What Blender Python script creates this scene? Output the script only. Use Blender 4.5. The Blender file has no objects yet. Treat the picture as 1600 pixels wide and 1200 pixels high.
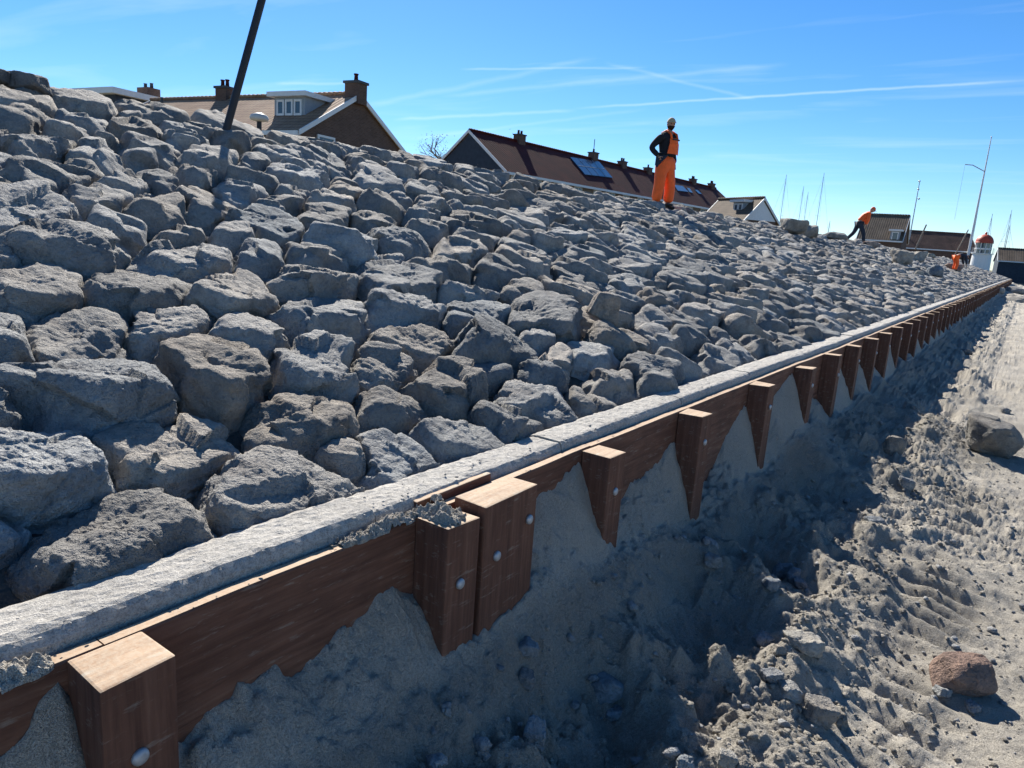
import bpy, bmesh, math, random
import numpy as np
from math import sin, cos, tan, radians, pi, atan2, degrees, asin
from mathutils import Vector, Matrix

S = bpy.context.scene
COL = S.collection
rnd = random.Random(7)
rng = np.random.default_rng(11)

# ------------------------------------------------------------------ camera
F = 1100.0                                  # focal length in photograph pixels (1600 wide)
ZC = 1.55
PITCH, YAW, ROLL = radians(-11.794), radians(34.623), radians(4.0)
_fw = np.array([-sin(YAW)*cos(PITCH), cos(YAW)*cos(PITCH), sin(PITCH)])
_r0 = np.array([cos(YAW), sin(YAW), 0.0]); _u0 = np.cross(_r0, _fw)
_rt = _r0*cos(ROLL) + _u0*sin(ROLL); _up = -_r0*sin(ROLL) + _u0*cos(ROLL)
CAM = np.array([0.0, 0.0, ZC])
cd = bpy.data.cameras.new('camera'); cam = bpy.data.objects.new('camera', cd); COL.objects.link(cam)
cd.sensor_fit = 'HORIZONTAL'; cd.sensor_width = 36.0; cd.lens = F/1600*36; cd.clip_start = 0.05; cd.clip_end = 20000
cam.matrix_world = Matrix([[_rt[0], _up[0], -_fw[0], CAM[0]], [_rt[1], _up[1], -_fw[1], CAM[1]],
                           [_rt[2], _up[2], -_fw[2], CAM[2]], [0, 0, 0, 1]])
S.camera = cam

def ray(px, py):
    d = _rt*(px-800) + _up*(600-py) + _fw*F
    return d/np.linalg.norm(d)
def at(px, py, depth):                      # a point seen at that pixel, 'depth' metres along the view axis
    return CAM + (_rt*(px-800) + _up*(600-py) + _fw*F)/F*depth
def onz(px, py, z):
    d = ray(px, py); return CAM + d*(z-ZC)/d[2]
def hit(px, py, P, n):
    d = ray(px, py); return CAM + d*np.dot(np.asarray(P)-CAM, n)/np.dot(d, n)
def proj(P):
    Q = np.asarray(P, float)-CAM
    w = Q@_fw
    return 800+F*(Q@_rt)/w, 600-F*(Q@_up)/w, w

# ------------------------------------------------------------------ light
SUN_EL, SUN_AZ = radians(38.0), radians(48.0)      # azimuth measured from +Y towards -X
sun_dir = np.array([-sin(SUN_AZ)*cos(SUN_EL), cos(SUN_AZ)*cos(SUN_EL), sin(SUN_EL)])
sl = bpy.data.lights.new('sun', 'SUN'); sl.energy = 5.0; sl.angle = radians(0.53); sl.color = (1.0, 0.945, 0.855)
so = bpy.data.objects.new('sun', sl); COL.objects.link(so)
so.rotation_euler = Vector(sun_dir).to_track_quat('Z', 'Y').to_euler()
SKY_STRENGTH = 0.071
S.view_settings.view_transform = 'Standard'; S.view_settings.look = 'None'
S.view_settings.gamma = 1.0; S.view_settings.use_curve_mapping = False
S.view_settings.exposure = 1.10
S.render.engine = 'CYCLES'
S.cycles.max_bounces = 5; S.cycles.diffuse_bounces = 2; S.cycles.glossy_bounces = 2; S.cycles.transmission_bounces = 4
S.cycles.use_adaptive_sampling = True; S.cycles.adaptive_threshold = 0.02

# ------------------------------------------------------------------ world
W = bpy.data.worlds.new('World'); S.world = W; W.use_nodes = True
wt = W.node_tree; wt.nodes.clear()
def wn(t, **k):
    n = wt.nodes.new(t)
    for a, b in k.items(): setattr(n, a, b)
    return n
def wl(a, b): wt.links.new(a, b)
def wmath(op, a, b=None, clamp=False):
    n = wn('ShaderNodeMath', operation=op, use_clamp=clamp)
    for i, v in enumerate((a, b)):
        if v is None: continue
        if isinstance(v, (int, float)): n.inputs[i].default_value = v
        else: wl(v, n.inputs[i])
    return n.outputs[0]
def wdot(v, c):
    n = wn('ShaderNodeVectorMath', operation='DOT_PRODUCT'); wl(v, n.inputs[0]); n.inputs[1].default_value = tuple(c)
    return n.outputs['Value']
sky = wn('ShaderNodeTexSky', sky_type='NISHITA', sun_disc=False)
sky.sun_elevation = SUN_EL; sky.sun_rotation = -SUN_AZ
sky.air_density = 0.85; sky.dust_density = 0.08; sky.ozone_density = 6.0; sky.altitude = 0
geo = wn('ShaderNodeTexCoord'); D = geo.outputs['Generated']
# contrails: narrow bands on great circles of the sky, frayed by noise
nz = wn('ShaderNodeTexNoise'); nz.inputs['Scale'].default_value = 26; nz.inputs['Detail'].default_value = 5; wl(D, nz.inputs['Vector'])
nzc = wmath('SUBTRACT', nz.outputs['Fac'], 0.5)
nz2 = wn('ShaderNodeTexNoise'); nz2.inputs['Scale'].default_value = 5; nz2.inputs['Detail'].default_value = 3; wl(D, nz2.inputs['Vector'])
total = None
TRAILS = [  # pixel a, pixel b, angular half width, strength
    ((900, 169), (1600, 125), .0022, .55), ((720, 108), (1010, 106), .0020, .40), ((945, 98), (1180, 155), .0030, .26),
    ((615, 187), (900, 172), .0030, .38), ((690, 150), (1230, 100), .0040, .24), ((430, 131), (560, 130), .0024, .34),
    ((560, 168), (930, 92), .0050, .22), ((640, 218), (1010, 170), .0030, .20), ((1100, 240), (1400, 262), .0050, .12), ((860, 205), (1020, 192), .003, .14)]
for a, b, wdt, st in TRAILS:
    ra, rb = ray(*a), ray(*b)
    n = np.cross(ra, rb); n /= np.linalg.norm(n)
    mid = ra+rb; mid /= np.linalg.norm(mid)
    tng = np.cross(n, mid); half = 0.5*math.acos(float(np.dot(ra, rb)))
    off = wmath('ADD', wdot(D, n), wmath('MULTIPLY', nzc, wdt*1.6))
    band = wmath('SUBTRACT', 1.0, wmath('DIVIDE', wmath('ABSOLUTE', off), wdt), True)
    al = wmath('DIVIDE', wmath('ABSOLUTE', wdot(D, tng)), sin(half))
    end = wmath('MULTIPLY', wmath('SUBTRACT', 1.02, al, True), 5.0, True)
    fr = wmath('GREATER_THAN', wdot(D, mid), 0.0)
    m = wmath('MULTIPLY', wmath('MULTIPLY', band, end), wmath('MULTIPLY', fr, st*.36))
    m = wmath('MULTIPLY', m, wmath('ADD', 0.25, wmath('MULTIPLY', nz2.outputs['Fac'], 1.5)))
    total = m if total is None else wmath('ADD', total, m, True)
# thin cirrus veils over the whole sky
sep = wn('ShaderNodeSeparateXYZ'); wl(D, sep.inputs[0])
zz = wmath('MAXIMUM', sep.outputs['Z'], 0.06)
cx = wn('ShaderNodeCombineXYZ'); wl(wmath('DIVIDE', sep.outputs['X'], zz), cx.inputs[0]); wl(wmath('DIVIDE', sep.outputs['Y'], zz), cx.inputs[1])
mp = wn('ShaderNodeMapping'); mp.inputs['Rotation'].default_value = (0, 0, radians(25)); mp.inputs['Scale'].default_value = (.55, 1.7, 1); wl(cx.outputs[0], mp.inputs[0])
cn = wn('ShaderNodeTexNoise'); cn.inputs['Scale'].default_value = .8; cn.inputs['Detail'].default_value = 7; cn.inputs['Distortion'].default_value = .5; wl(mp.outputs[0], cn.inputs['Vector'])
cir = wmath('MULTIPLY', wmath('SUBTRACT', cn.outputs['Fac'], 0.52, True), 0.7, True)
cir = wmath('MULTIPLY', cir, wmath('MULTIPLY', wmath('SUBTRACT', sep.outputs['Z'], 0.02, True), 5.0, True))
total = wmath('ADD', total, cir, True)
mx = wn('ShaderNodeMix', data_type='RGBA', blend_type='MIX'); wl(total, mx.inputs[0]); wl(sky.outputs[0], mx.inputs[6]); mx.inputs[7].default_value = (9.5, 10.0, 10.6, 1)
hs = wn('ShaderNodeHueSaturation'); hs.inputs['Saturation'].default_value = 1.2; wl(mx.outputs[2], hs.inputs['Color'])
bg = wn('ShaderNodeBackground'); bg.inputs['Strength'].default_value = SKY_STRENGTH; wl(hs.outputs[0], bg.inputs['Color'])
wo = wn('ShaderNodeOutputWorld'); wl(bg.outputs[0], wo.inputs['Surface'])

# ------------------------------------------------------------------ helpers: objects
def tag(o, label=None, cat=None, group=None, kind=None):
    if label: o['label'] = label
    if cat: o['category'] = cat
    if group: o['group'] = group
    if kind: o['kind'] = kind
    return o
def empty(name, loc=(0, 0, 0), rz=0.0):
    o = bpy.data.objects.new(name, None); COL.objects.link(o); o.location = loc; o.rotation_euler = (0, 0, rz)
    o.empty_display_size = .2
    return o
def link(name, me, mat=None, parent=None, loc=None, smooth=False):
    if mat is not None and len(me.materials) == 0: me.materials.append(mat)
    o = bpy.data.objects.new(name, me); COL.objects.link(o)
    if parent is not None: o.parent = parent
    if loc is not None: o.location = loc
    if smooth: me.polygons.foreach_set('use_smooth', [True]*len(me.polygons))
    return o
def mesh(name, V, Fc):
    me = bpy.data.meshes.new(name)
    V = np.asarray(V, np.float32); Fc = np.asarray(Fc)
    if Fc.ndim == 2 and Fc.dtype != object:
        k = Fc.shape[1]; n = len(Fc)
        me.vertices.add(len(V)); me.vertices.foreach_set('co', V.ravel())
        me.loops.add(n*k); me.loops.foreach_set('vertex_index', Fc.astype(np.int32).ravel())
        me.polygons.add(n); me.polygons.foreach_set('loop_start', np.arange(0, n*k, k, dtype=np.int32))
        me.update(calc_edges=True)
    else:
        me.from_pydata([tuple(v) for v in V], [], [tuple(f) for f in Fc])
    return me
class MB:                                    # collects simple solids into one mesh
    def __init__(s): s.v = []; s.f = []
    def poly(s, pts, faces):
        o = len(s.v); s.v += [tuple(map(float, p)) for p in pts]; s.f += [tuple(i+o for i in f) for f in faces]; return s
    def box(s, x0, x1, y0, y1, z0, z1):
        return s.poly([(x0, y0, z0), (x1, y0, z0), (x1, y1, z0), (x0, y1, z0), (x0, y0, z1), (x1, y0, z1), (x1, y1, z1), (x0, y1, z1)],
                      [(0, 3, 2, 1), (4, 5, 6, 7), (0, 1, 5, 4), (1, 2, 6, 5), (2, 3, 7, 6), (3, 0, 4, 7)])
    def prism(s, a, b):                      # two matching polygons (lists of points) joined by walls
        n = len(a)
        return s.poly(list(a)+list(b), [tuple(range(n))[::-1], tuple(range(n, 2*n))] + [(i, (i+1) % n, (i+1) % n+n, i+n) for i in range(n)])
    def tube(s, pts, rad, seg=8, caps=True):
        pts = [np.asarray(p, float) for p in pts]
        if not hasattr(rad, '__len__'): rad = [rad]*len(pts)
        o = len(s.v); prev = None
        for i, p in enumerate(pts):
            t = pts[min(i+1, len(pts)-1)]-pts[max(i-1, 0)]; t = t/(np.linalg.norm(t)+1e-9)
            a = np.array([0, 0, 1.]) if abs(t[2]) < .9 else np.array([1., 0, 0])
            if prev is not None: a = prev
            u = a-t*np.dot(a, t); u /= np.linalg.norm(u); w = np.cross(t, u); prev = u
            for k in range(seg):
                q = p+(u*cos(2*pi*k/seg)+w*sin(2*pi*k/seg))*rad[i]; s.v.append(tuple(q))
        for i in range(len(pts)-1):
            for k in range(seg):
                a = o+i*seg+k; b = o+i*seg+(k+1) % seg; s.f.append((a, b, b+seg, a+seg))
        if caps:
            s.f.append(tuple(o+k for k in range(seg))[::-1]); s.f.append(tuple(o+(len(pts)-1)*seg+k for k in range(seg)))
        return s
    def lathe(s, prof, seg=24, c=(0, 0, 0)):
        o = len(s.v)
        for r, z in prof:
            for k in range(seg): s.v.append((c[0]+r*cos(2*pi*k/seg), c[1]+r*sin(2*pi*k/seg), c[2]+z))
        for i in range(len(prof)-1):
            for k in range(seg):
                a = o+i*seg+k; b = o+i*seg+(k+1) % seg; s.f.append((a, b, b+seg, a+seg))
        s.f.append(tuple(o+k for k in range(seg))[::-1]); s.f.append(tuple(o+(len(prof)-1)*seg+k for k in range(seg)))
        return s
    def build(s, name, mat, parent=None, loc=None, smooth=False, bevel=0, bseg=2):
        me = bpy.data.meshes.new(name); me.from_pydata(s.v, [], s.f)
        bm = bmesh.new(); bm.from_mesh(me); bmesh.ops.recalc_face_normals(bm, faces=bm.faces)
        if bevel: bmesh.ops.bevel(bm, geom=list(bm.edges), offset=bevel, segments=bseg, affect='EDGES', profile=.6)
        bm.to_mesh(me); bm.free()
        return link(name, me, mat, parent, loc, smooth)

# ------------------------------------------------------------------ helpers: noise (numpy)
def _h(ix, iy, iz, seed):
    h = (ix.astype(np.uint32)*np.uint32(374761393)) ^ (iy.astype(np.uint32)*np.uint32(668265263)) ^ (iz.astype(np.uint32)*np.uint32(2246822519)) ^ np.uint32((seed*3266489917) & 0xffffffff)
    h = (h ^ (h >> np.uint32(13)))*np.uint32(1274126177); h ^= (h >> np.uint32(16)); h *= np.uint32(2654435769); h ^= h >> np.uint32(15)
    return h.astype(np.float32)*np.float32(2/4294967295.0)-np.float32(1)
def vnoise(P, seed=0):
    P = np.asarray(P, np.float32); i = np.floor(P); f = P-i; i = i.astype(np.int32)
    f = f*f*f*(f*(f*6-15)+10)
    x, y, z = i[..., 0], i[..., 1], i[..., 2]; fx, fy, fz = f[..., 0], f[..., 1], f[..., 2]
    def L(a, b, t): return a+(b-a)*t
    c = [_h(x+a, y+b, z+d, seed) for d in (0, 1) for b in (0, 1) for a in (0, 1)]
    return L(L(L(c[0], c[1], fx), L(c[2], c[3], fx), fy), L(L(c[4], c[5], fx), L(c[6], c[7], fx), fy), fz)
def fbm(P, oct=4, gain=.5, seed=0):
    r = 0; a = 1.0
    for k in range(oct):
        r = r+a*vnoise(P*np.float32(2.03**k)+np.float32(k*17.3), seed+k); a *= gain
    return r
def ridged(P, oct=3, seed=0):
    r = 0; a = 1.0
    for k in range(oct):
        r = r+a*(1-2*np.abs(vnoise(P*np.float32(2.1**k)+np.float32(k*9.1), seed+k))); a *= .5
    return r
def P2(x, y, s=1.0, z=0.0):
    x, y = np.broadcast_arrays(np.asarray(x, np.float32), np.asarray(y, np.float32))
    return np.stack([x*np.float32(s), y*np.float32(s), np.full_like(x, z)], -1)

# ------------------------------------------------------------------ helpers: materials
class Mat:
    def __init__(s, name, rough=.8, metal=0.0, spec=.3):
        s.m = bpy.data.materials.new(name); s.m.use_nodes = True; s.t = s.m.node_tree
        s.b = s.t.nodes['Principled BSDF']; s.b.inputs['Roughness'].default_value = rough; s.b.inputs['Metallic'].default_value = metal
        s.b.inputs['Specular IOR Level'].default_value = spec
        s._co = None
    def n(s, t, **k):
        n = s.t.nodes.new(t)
        for a, b in k.items(): setattr(n, a, b)
        return n
    def l(s, a, b): s.t.links.new(a, b)
    def co(s, scale=(1, 1, 1), rot=(0, 0, 0), kind='Object'):
        tc = s.n('ShaderNodeTexCoord'); mp = s.n('ShaderNodeMapping'); mp.inputs['Scale'].default_value = scale; mp.inputs['Rotation'].default_value = rot
        s.l(tc.outputs[kind], mp.inputs[0]); return mp.outputs[0]
    def noise(s, scale, detail=4, rough=.55, vec=None, dist=0.0):
        n = s.n('ShaderNodeTexNoise'); n.inputs['Scale'].default_value = scale; n.inputs['Detail'].default_value = detail
        n.inputs['Roughness'].default_value = rough; n.inputs['Distortion'].default_value = dist
        s.l(vec if vec is not None else s.co(), n.inputs['Vector']); return n.outputs['Fac']
    def ramp(s, fac, stops):
        r = s.n('ShaderNodeValToRGB'); el = r.color_ramp.elements
        while len(el) < len(stops): el.new(.5)
        for e, (p, c) in zip(el, stops):
            e.position = p; e.color = (*c, 1) if len(c) == 3 else c
        s.l(fac, r.inputs[0]); return r.outputs[0]
    def mix(s, fac, a, b, mode='MIX'):
        n = s.n('ShaderNodeMix', data_type='RGBA', blend_type=mode)
        for i, v in ((0, fac), (6, a), (7, b)):
            if isinstance(v, (int, float)): n.inputs[i].default_value = v
            elif isinstance(v, tuple): n.inputs[i].default_value = (*v, 1)
            else: s.l(v, n.inputs[i])
        return n.outputs[2]
    def math(s, op, a, b):
        n = s.n('ShaderNodeMath', operation=op)
        for i, v in enumerate((a, b)):
            if isinstance(v, (int, float)): n.inputs[i].default_value = v
            else: s.l(v, n.inputs[i])
        return n.outputs[0]
    def col(s, c):
        if isinstance(c, tuple): s.b.inputs['Base Color'].default_value = (*c, 1)
        else: s.l(c, s.b.inputs['Base Color'])
        return s
    def bump(s, h, strength=.5, dist=.01):
        n = s.n('ShaderNodeBump'); n.inputs['Strength'].default_value = strength; n.inputs['Distance'].default_value = dist
        s.l(h, n.inputs['Height'])
        src = s.b.inputs['Normal']
        if src.is_linked: s.l(src.links[0].from_socket, n.inputs['Normal'])
        s.l(n.outputs[0], src); return s
def plain(name, c, rough=.7, metal=0.0, var=.15, scale=6, spec=.3):
    m = Mat(name, rough, metal, spec)
    n = m.noise(scale, 5)
    m.col(m.ramp(n, [(.25, tuple(x*(1-var) for x in c)), (.75, tuple(min(1, x*(1+var)) for x in c))]))
    m.bump(m.noise(scale*8, 3), .15, .004)
    return m.m

def attr(m, name):
    a = m.n('ShaderNodeAttribute'); a.attribute_name = name; return a.outputs['Color'], a.outputs['Fac']

# quarry stone
def stone_material():
    m = Mat('quarry_stone', .88, 0, .22)
    tint, _ = attr(m, 'tint')
    v = m.co()
    n1 = m.noise(3.2, 3, .6, v); n2 = m.noise(15, 4, .65, v); n3 = m.noise(70, 3, .7, v); n4 = m.noise(260, 1, .6, v)
    c = m.ramp(n1, [(.3, (.205, .204, .204)), (.52, (.318, .312, .299)), (.75, (.435, .417, .387))])
    c = m.mix(.55, c, m.ramp(n2, [(.3, (.50, .50, .51)), (.5, (.85, .85, .84)), (.72, (1.15, 1.12, 1.06))]), 'MULTIPLY')
    c = m.mix(.5, c, m.ramp(n3, [(.3, (.55, .55, .56)), (.62, (1.1, 1.09, 1.07))]), 'MULTIPLY')
    rust = m.ramp(m.noise(2.6, 3, .6, m.co((1.3, 1.3, 1.3), (1, 2, 0))), [(.52, (0, 0, 0)), (.72, (1, 1, 1))])
    c = m.mix(m.math('MULTIPLY', rust, .28), c, (.30, .24, .185))
    c = m.mix(1.0, c, tint, 'MULTIPLY')
    m.col(c)
    m.bump(n2, .7, .032); m.bump(n3, 1.0, .016); m.bump(n4, .6, .005)
    return m.m
STONE = stone_material()
def sand_material(name='sand'):
    m = Mat(name, .95, 0, .12)
    v = m.co()
    n1 = m.noise(1.3, 3, .6, v); n2 = m.noise(22, 4, .65, v); n3 = m.noise(120, 3, .7, v); n4 = m.noise(420, 1, .7, v)
    c = m.ramp(n1, [(.32, (.38, .35, .30)), (.55, (.46, .425, .365)), (.75, (.52, .48, .415))])
    c = m.mix(.45, c, m.ramp(n3, [(.3, (.55, .55, .55)), (.65, (1.1, 1.1, 1.1))]), 'MULTIPLY')
    c = m.mix(.45, c, m.ramp(n4, [(.35, (.35, .35, .37)), (.5, (1., 1., 1.)), (.68, (1.25, 1.22, 1.18))]), 'MULTIPLY')
    damp_bounce, _ = attr(m, 'damp_bounce')
    c = m.mix(1.0, c, damp_bounce, 'MULTIPLY')
    m.col(c)
    m.bump(n2, .8, .03); m.bump(n3, 1.0, .016); m.bump(n4, .9, .007)
    return m.m
SAND = sand_material()
def concrete_material():
    m = Mat('kerb_concrete', .92, 0, .15); v = m.co()
    n1 = m.noise(4, 5, .6, v); n2 = m.noise(60, 5, .7, v); n3 = m.noise(240, 4, .7, v)
    c = m.ramp(n1, [(.3, (.40, .38, .345)), (.7, (.51, .485, .44))])
    c = m.mix(.6, c, m.ramp(n2, [(.33, (.5, .5, .5)), (.6, (1.08, 1.08, 1.08))]), 'MULTIPLY')
    c = m.mix(.5, c, m.ramp(n3, [(.33, (.4, .4, .42)), (.55, (1.1, 1.1, 1.1))]), 'MULTIPLY')
    m.col(c); m.bump(n2, .6, .010); m.bump(n3, .6, .004)
    return m.m
CONCRETE = concrete_material()
def wood_material(name, dark, mid, light, along, dusty=0.0, sc=1.0):
    m = Mat(name, .75, 0, .25)
    s = [38, 38, 38]; s[along] = 2.2
    v = m.co(tuple(x*sc for x in s)); g = m.noise(1.0, 6, .65, v, .4)
    v2 = m.co(); n1 = m.noise(5, 5, .6, v2); n2 = m.noise(90, 4, .7, v2)
    c = m.ramp(g, [(.28, dark), (.5, mid), (.75, light)])
    c = m.mix(.55, c, m.ramp(n1, [(.3, (.55, .52, .52)), (.7, (1.2, 1.15, 1.1))]), 'MULTIPLY')
    sp = m.ramp(m.noise(26, 5, .7, m.co((1, .35, 2.2))), [(.58, (0, 0, 0)), (.72, (1, 1, 1))])
    c = m.mix(m.math('MULTIPLY', sp, .38+dusty), c, (.40, .36, .29))
    if dusty: c = m.mix(m.math('MULTIPLY', m.ramp(n2, [(.35, (0, 0, 0)), (.6, (1, 1, 1))]), dusty), c, (.46, .40, .31))
    m.col(c); m.bump(g, .5, .006); m.bump(n2, .35, .003)
    return m.m
WOOD_V = wood_material('hardwood_post', (.080, .036, .024), (.142, .066, .043), (.21, .112, .074), 2)
WOOD_H = wood_material('hardwood_plank', (.084, .038, .025), (.150, .070, .045), (.22, .118, .078), 1)
WOOD_END = wood_material('hardwood_cut_end', (.27, .17, .105), (.36, .245, .155), (.46, .33, .22), 1, .35)
GALV = plain('galvanised_steel', (.42, .43, .44), .55, .5, .25, 60)
def soil_material():
    m = Mat('dike_soil', .95, 0, .1); n = m.noise(8, 6)
    m.col(m.ramp(n, [(.3, (.045, .042, .038)), (.7, (.12, .11, .095))])); m.bump(m.noise(30, 4), .8, .03); return m.m
SOIL = soil_material()

# ------------------------------------------------------------------ the ground sheet
def ground():
    m = Mat('far_ground', .95, 0, .1); v = m.co(); n = m.noise(.15, 6, .6, v)
    m.col(m.ramp(n, [(.35, (.10, .105, .06)), (.55, (.19, .17, .12)), (.7, (.26, .23, .18))])); m.bump(m.noise(3, 4, .6, v), .5, .1)
    R = 6000
    g = MB().poly([(-R, -R, -.55), (R, -R, -.55), (R, R, -.55), (-R, R, -.55)], [(0, 1, 2, 3)]).build('ground', m.m)
    tag(g, 'flat open ground running to the horizon', kind='structure')
ground()

def wx(y): return 0.0095*np.maximum(np.asarray(y, float)-2.0, 0)     # the wall line bends gently away
XW = -1.40                                                            # front face of the planks at y<2
POSTS = [-.40, .54, 1.55, 2.59, 3.63, 4.87, 6.04]                     # near edge of each post
while POSTS[-1] < 100: POSTS.append(POSTS[-1]+rnd.uniform(1.0, 1.1))
PW, PD = .150, .140                                                   # post width along the wall, depth out of it

# ------------------------------------------------------------------ sand
HW = [(-1., .4), (.30, .46), (.44, .53), (.54, .61), (.70, .33), (.77, .386), (1.09, .372), (1.30, .43), (1.46, .445), (1.55, .41), (1.72, .2), (2.02, .30), (2.24, .50),
      (2.50, .615), (2.59, .60), (2.76, .30), (3.07, .36), (3.5, .475), (3.63, .47), (3.80, .10), (4.28, .12), (4.55, .40), (4.75, .53), (4.87, .50), (5.04, .18),
      (5.5, .45), (5.9, .61), (6.04, .60), (6.2, .15)]
FT = [(-1., .2), (1.2, .22), (1.5, .21), (2.0, .26), (2.4, .28), (2.64, .23), (2.82, .15), (3.3, .18), (3.60, .05), (3.9, .0), (4.3, .10), (4.6, .10), (4.95, .02),
      (5.5, .18), (6.1, .20), (6.8, .1), (7.7, .06)]
for i in range(6, len(POSTS)-1):
    a, b = POSTS[i]+PW, POSTS[i+1]; lo = rnd.uniform(.0, .14); hi = rnd.choice((.16, .24, .32, .42, .52))+rnd.uniform(-.04, .04)
    HW += [(a+.04, lo), (a+rnd.uniform(.3, .6)*(b-a), .5*lo+.5*hi), (b-rnd.uniform(.08, .35), hi), (b, hi*rnd.uniform(.75, .98))]
    if a > 7.6: FT += [(a, rnd.uniform(.0, .12)), ((a+b)/2, rnd.uniform(.05, .18))]
HW = np.array(HW); FT = np.array(FT)

def sand_h(x, y):
    x, y = np.broadcast_arrays(np.asarray(x, np.float32), np.asarray(y, np.float32))
    d = x-XW-wx(y).astype(np.float32)
    hw = np.interp(y+.07*vnoise(P2(x*.4, y, 5), 3), HW[:, 0], HW[:, 1])+.032*vnoise(P2(x*.3, y, 7), 4)+.008*vnoise(P2(x*.5, y, 27), 14)
    ft = np.interp(y, FT[:, 0], FT[:, 1])
    t = np.clip(d/.15, 0, 1)
    heap = hw*(1-t**1.1)+ft*t**1.1
    apron = ft*np.exp(-np.maximum(d-.15, 0)/.20)
    near = np.where(d < .15, heap, apron)
    out = np.clip((d-.10)/.25, 0, 1)
    big = .055*fbm(P2(x, y, 2.3, 1.7), 3, .5, 21)
    # dug hollows beside the wall
    hol = 0
    for hx, hy, r, dep in ((-.98, 1.95, .24, .13), (-.86, 2.95, .26, .14), (-1.0, 4.05, .26, .12), (-.75, 1.55, .16, .06), (-.95, 5.3, .3, .10), (-.7, 3.7, .2, .07)):
        q = ((x-hx)**2+((y-hy)*.8)**2)/r**2
        hol = hol-dep*np.exp(-q*1.3)+.4*dep*np.exp(-(np.sqrt(q)-1.35)**2*7)
    # low berm thrown up along the wall shadow's edge
    bw = .5+.7*vnoise(P2(np.zeros_like(x), y, 1.9), 5)+.35*vnoise(P2(np.zeros_like(x), y, 5.3), 6)
    berm = .085*np.clip(bw, .05, 1.4)*np.exp(-((d-.93-.10*vnoise(P2(np.zeros_like(x), y, 1.3), 8))/.17)**2)
    berm += .05*np.clip(.4+vnoise(P2(x*.4, y, 3.1), 15), 0, 1.3)*np.exp(-((d-.66)/.16)**2)
    # tracks of a machine to the right: cross cleats
    tr = np.clip((d-1.12)/.14, 0, 1)*np.clip((y-2.0)/1.2, .6, 1)
    ph = (y+.22*x+.05*vnoise(P2(x, y, 2.2), 9))/.165
    cle = np.abs(((ph+.5*vnoise(P2(x, y, .9), 10)) % 1.0)-.5)*2
    lane = .55+.45*np.sin((d-1.1)*9.0)
    amp = .050*tr*np.clip(.55+.9*vnoise(P2(x, y, 1.4), 12), .1, 1.3)*lane
    track = amp*(1-2*cle**1.6) - .05*tr
    bl = np.maximum(vnoise(P2(x, y, 11.5, 6.), 35), 0)**1.5+.55*np.maximum(vnoise(P2(x, y, 23, 7.), 36), 0)**1.5
    lump = .026*fbm(P2(x, y, 8.5, 4.), 3, .55, 31)+.026*(bl-.15)
    clod = .012*np.maximum(fbm(P2(x, y, 40, 2.), 3, .6, 41), -.3)
    rough = np.clip(.65+.9*fbm(P2(x, y, 1.1, 8.), 2, .5, 51)+.3*np.exp(-((d-.9)/.4)**2), .35, 1.3)
    near = near-.20*np.clip((d-.20)/.55, 0, 1)**1.0
    return near + out*(big*np.clip(1.2-tr*.75, .3, 1)+hol+berm+track+lump*(.5+.6*rough)*(1-.45*tr)*(1+.7*np.exp(-((d-.5)/.3)**2))+clod*rough*(1-.2*tr)) + (1-out)*(.016*fbm(P2(x, y, 28), 3, .6, 61)+.012*np.maximum(ridged(P2(x, y, 9), 2, 62)-.4, -.2))

def build_sand():
    ys = [-1.2]
    while ys[-1] < .2: ys.append(ys[-1]+.04)
    while ys[-1] < 118:
        y = ys[-1]; ys.append(y+min(max(.0068, y*y/900), .30))
    ys = np.array(ys)
    ds = np.concatenate([np.arange(-.03, .2, .0062), np.arange(.2, 2.25, .0088), 2.25+np.cumsum(np.geomspace(.012, 6.0, 42))])
    Dg, Yg = np.meshgrid(ds, ys)
    X = XW+wx(Yg)+Dg
    Z = np.empty_like(X)
    for i in range(0, len(ys), 120): Z[i:i+120] = sand_h(X[i:i+120], Yg[i:i+120])
    fade = np.clip((Dg-3)/20, 0, 1); Z = Z*(1-fade)-.9*fade
    V = np.stack([X, Yg, Z], -1).reshape(-1, 3)
    ny, nx = X.shape; idx = np.arange(ny*nx).reshape(ny, nx)
    Q = np.stack([idx[:-1, :-1], idx[:-1, 1:], idx[1:, 1:], idx[1:, :-1]], -1).reshape(-1, 4)
    me = mesh('sand', V, Q)
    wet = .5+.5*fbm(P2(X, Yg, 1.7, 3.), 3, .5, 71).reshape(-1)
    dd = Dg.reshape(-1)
    damp_bounce = np.clip(.84+np.clip((dd-.3)/.8, 0, 1)*.26-.14*wet, .6, 1.1)
    fill = np.clip((.19+.05*wet-dd)/.06, 0, 1); damp_bounce = damp_bounce*(1-fill)+fill*1.16          # sand packed into the bays, bounced light painted in as a paler tone
    c = np.stack([damp_bounce, damp_bounce, damp_bounce*1.0, np.ones_like(damp_bounce)], -1).astype(np.float32)
    at_ = me.color_attributes.new('damp_bounce', 'FLOAT_COLOR', 'POINT'); at_.data.foreach_set('color', c.ravel())
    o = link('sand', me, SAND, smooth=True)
    return tag(o, 'churned grey beach sand in front of the timber wall', kind='structure')
SANDO = build_sand()

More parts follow.
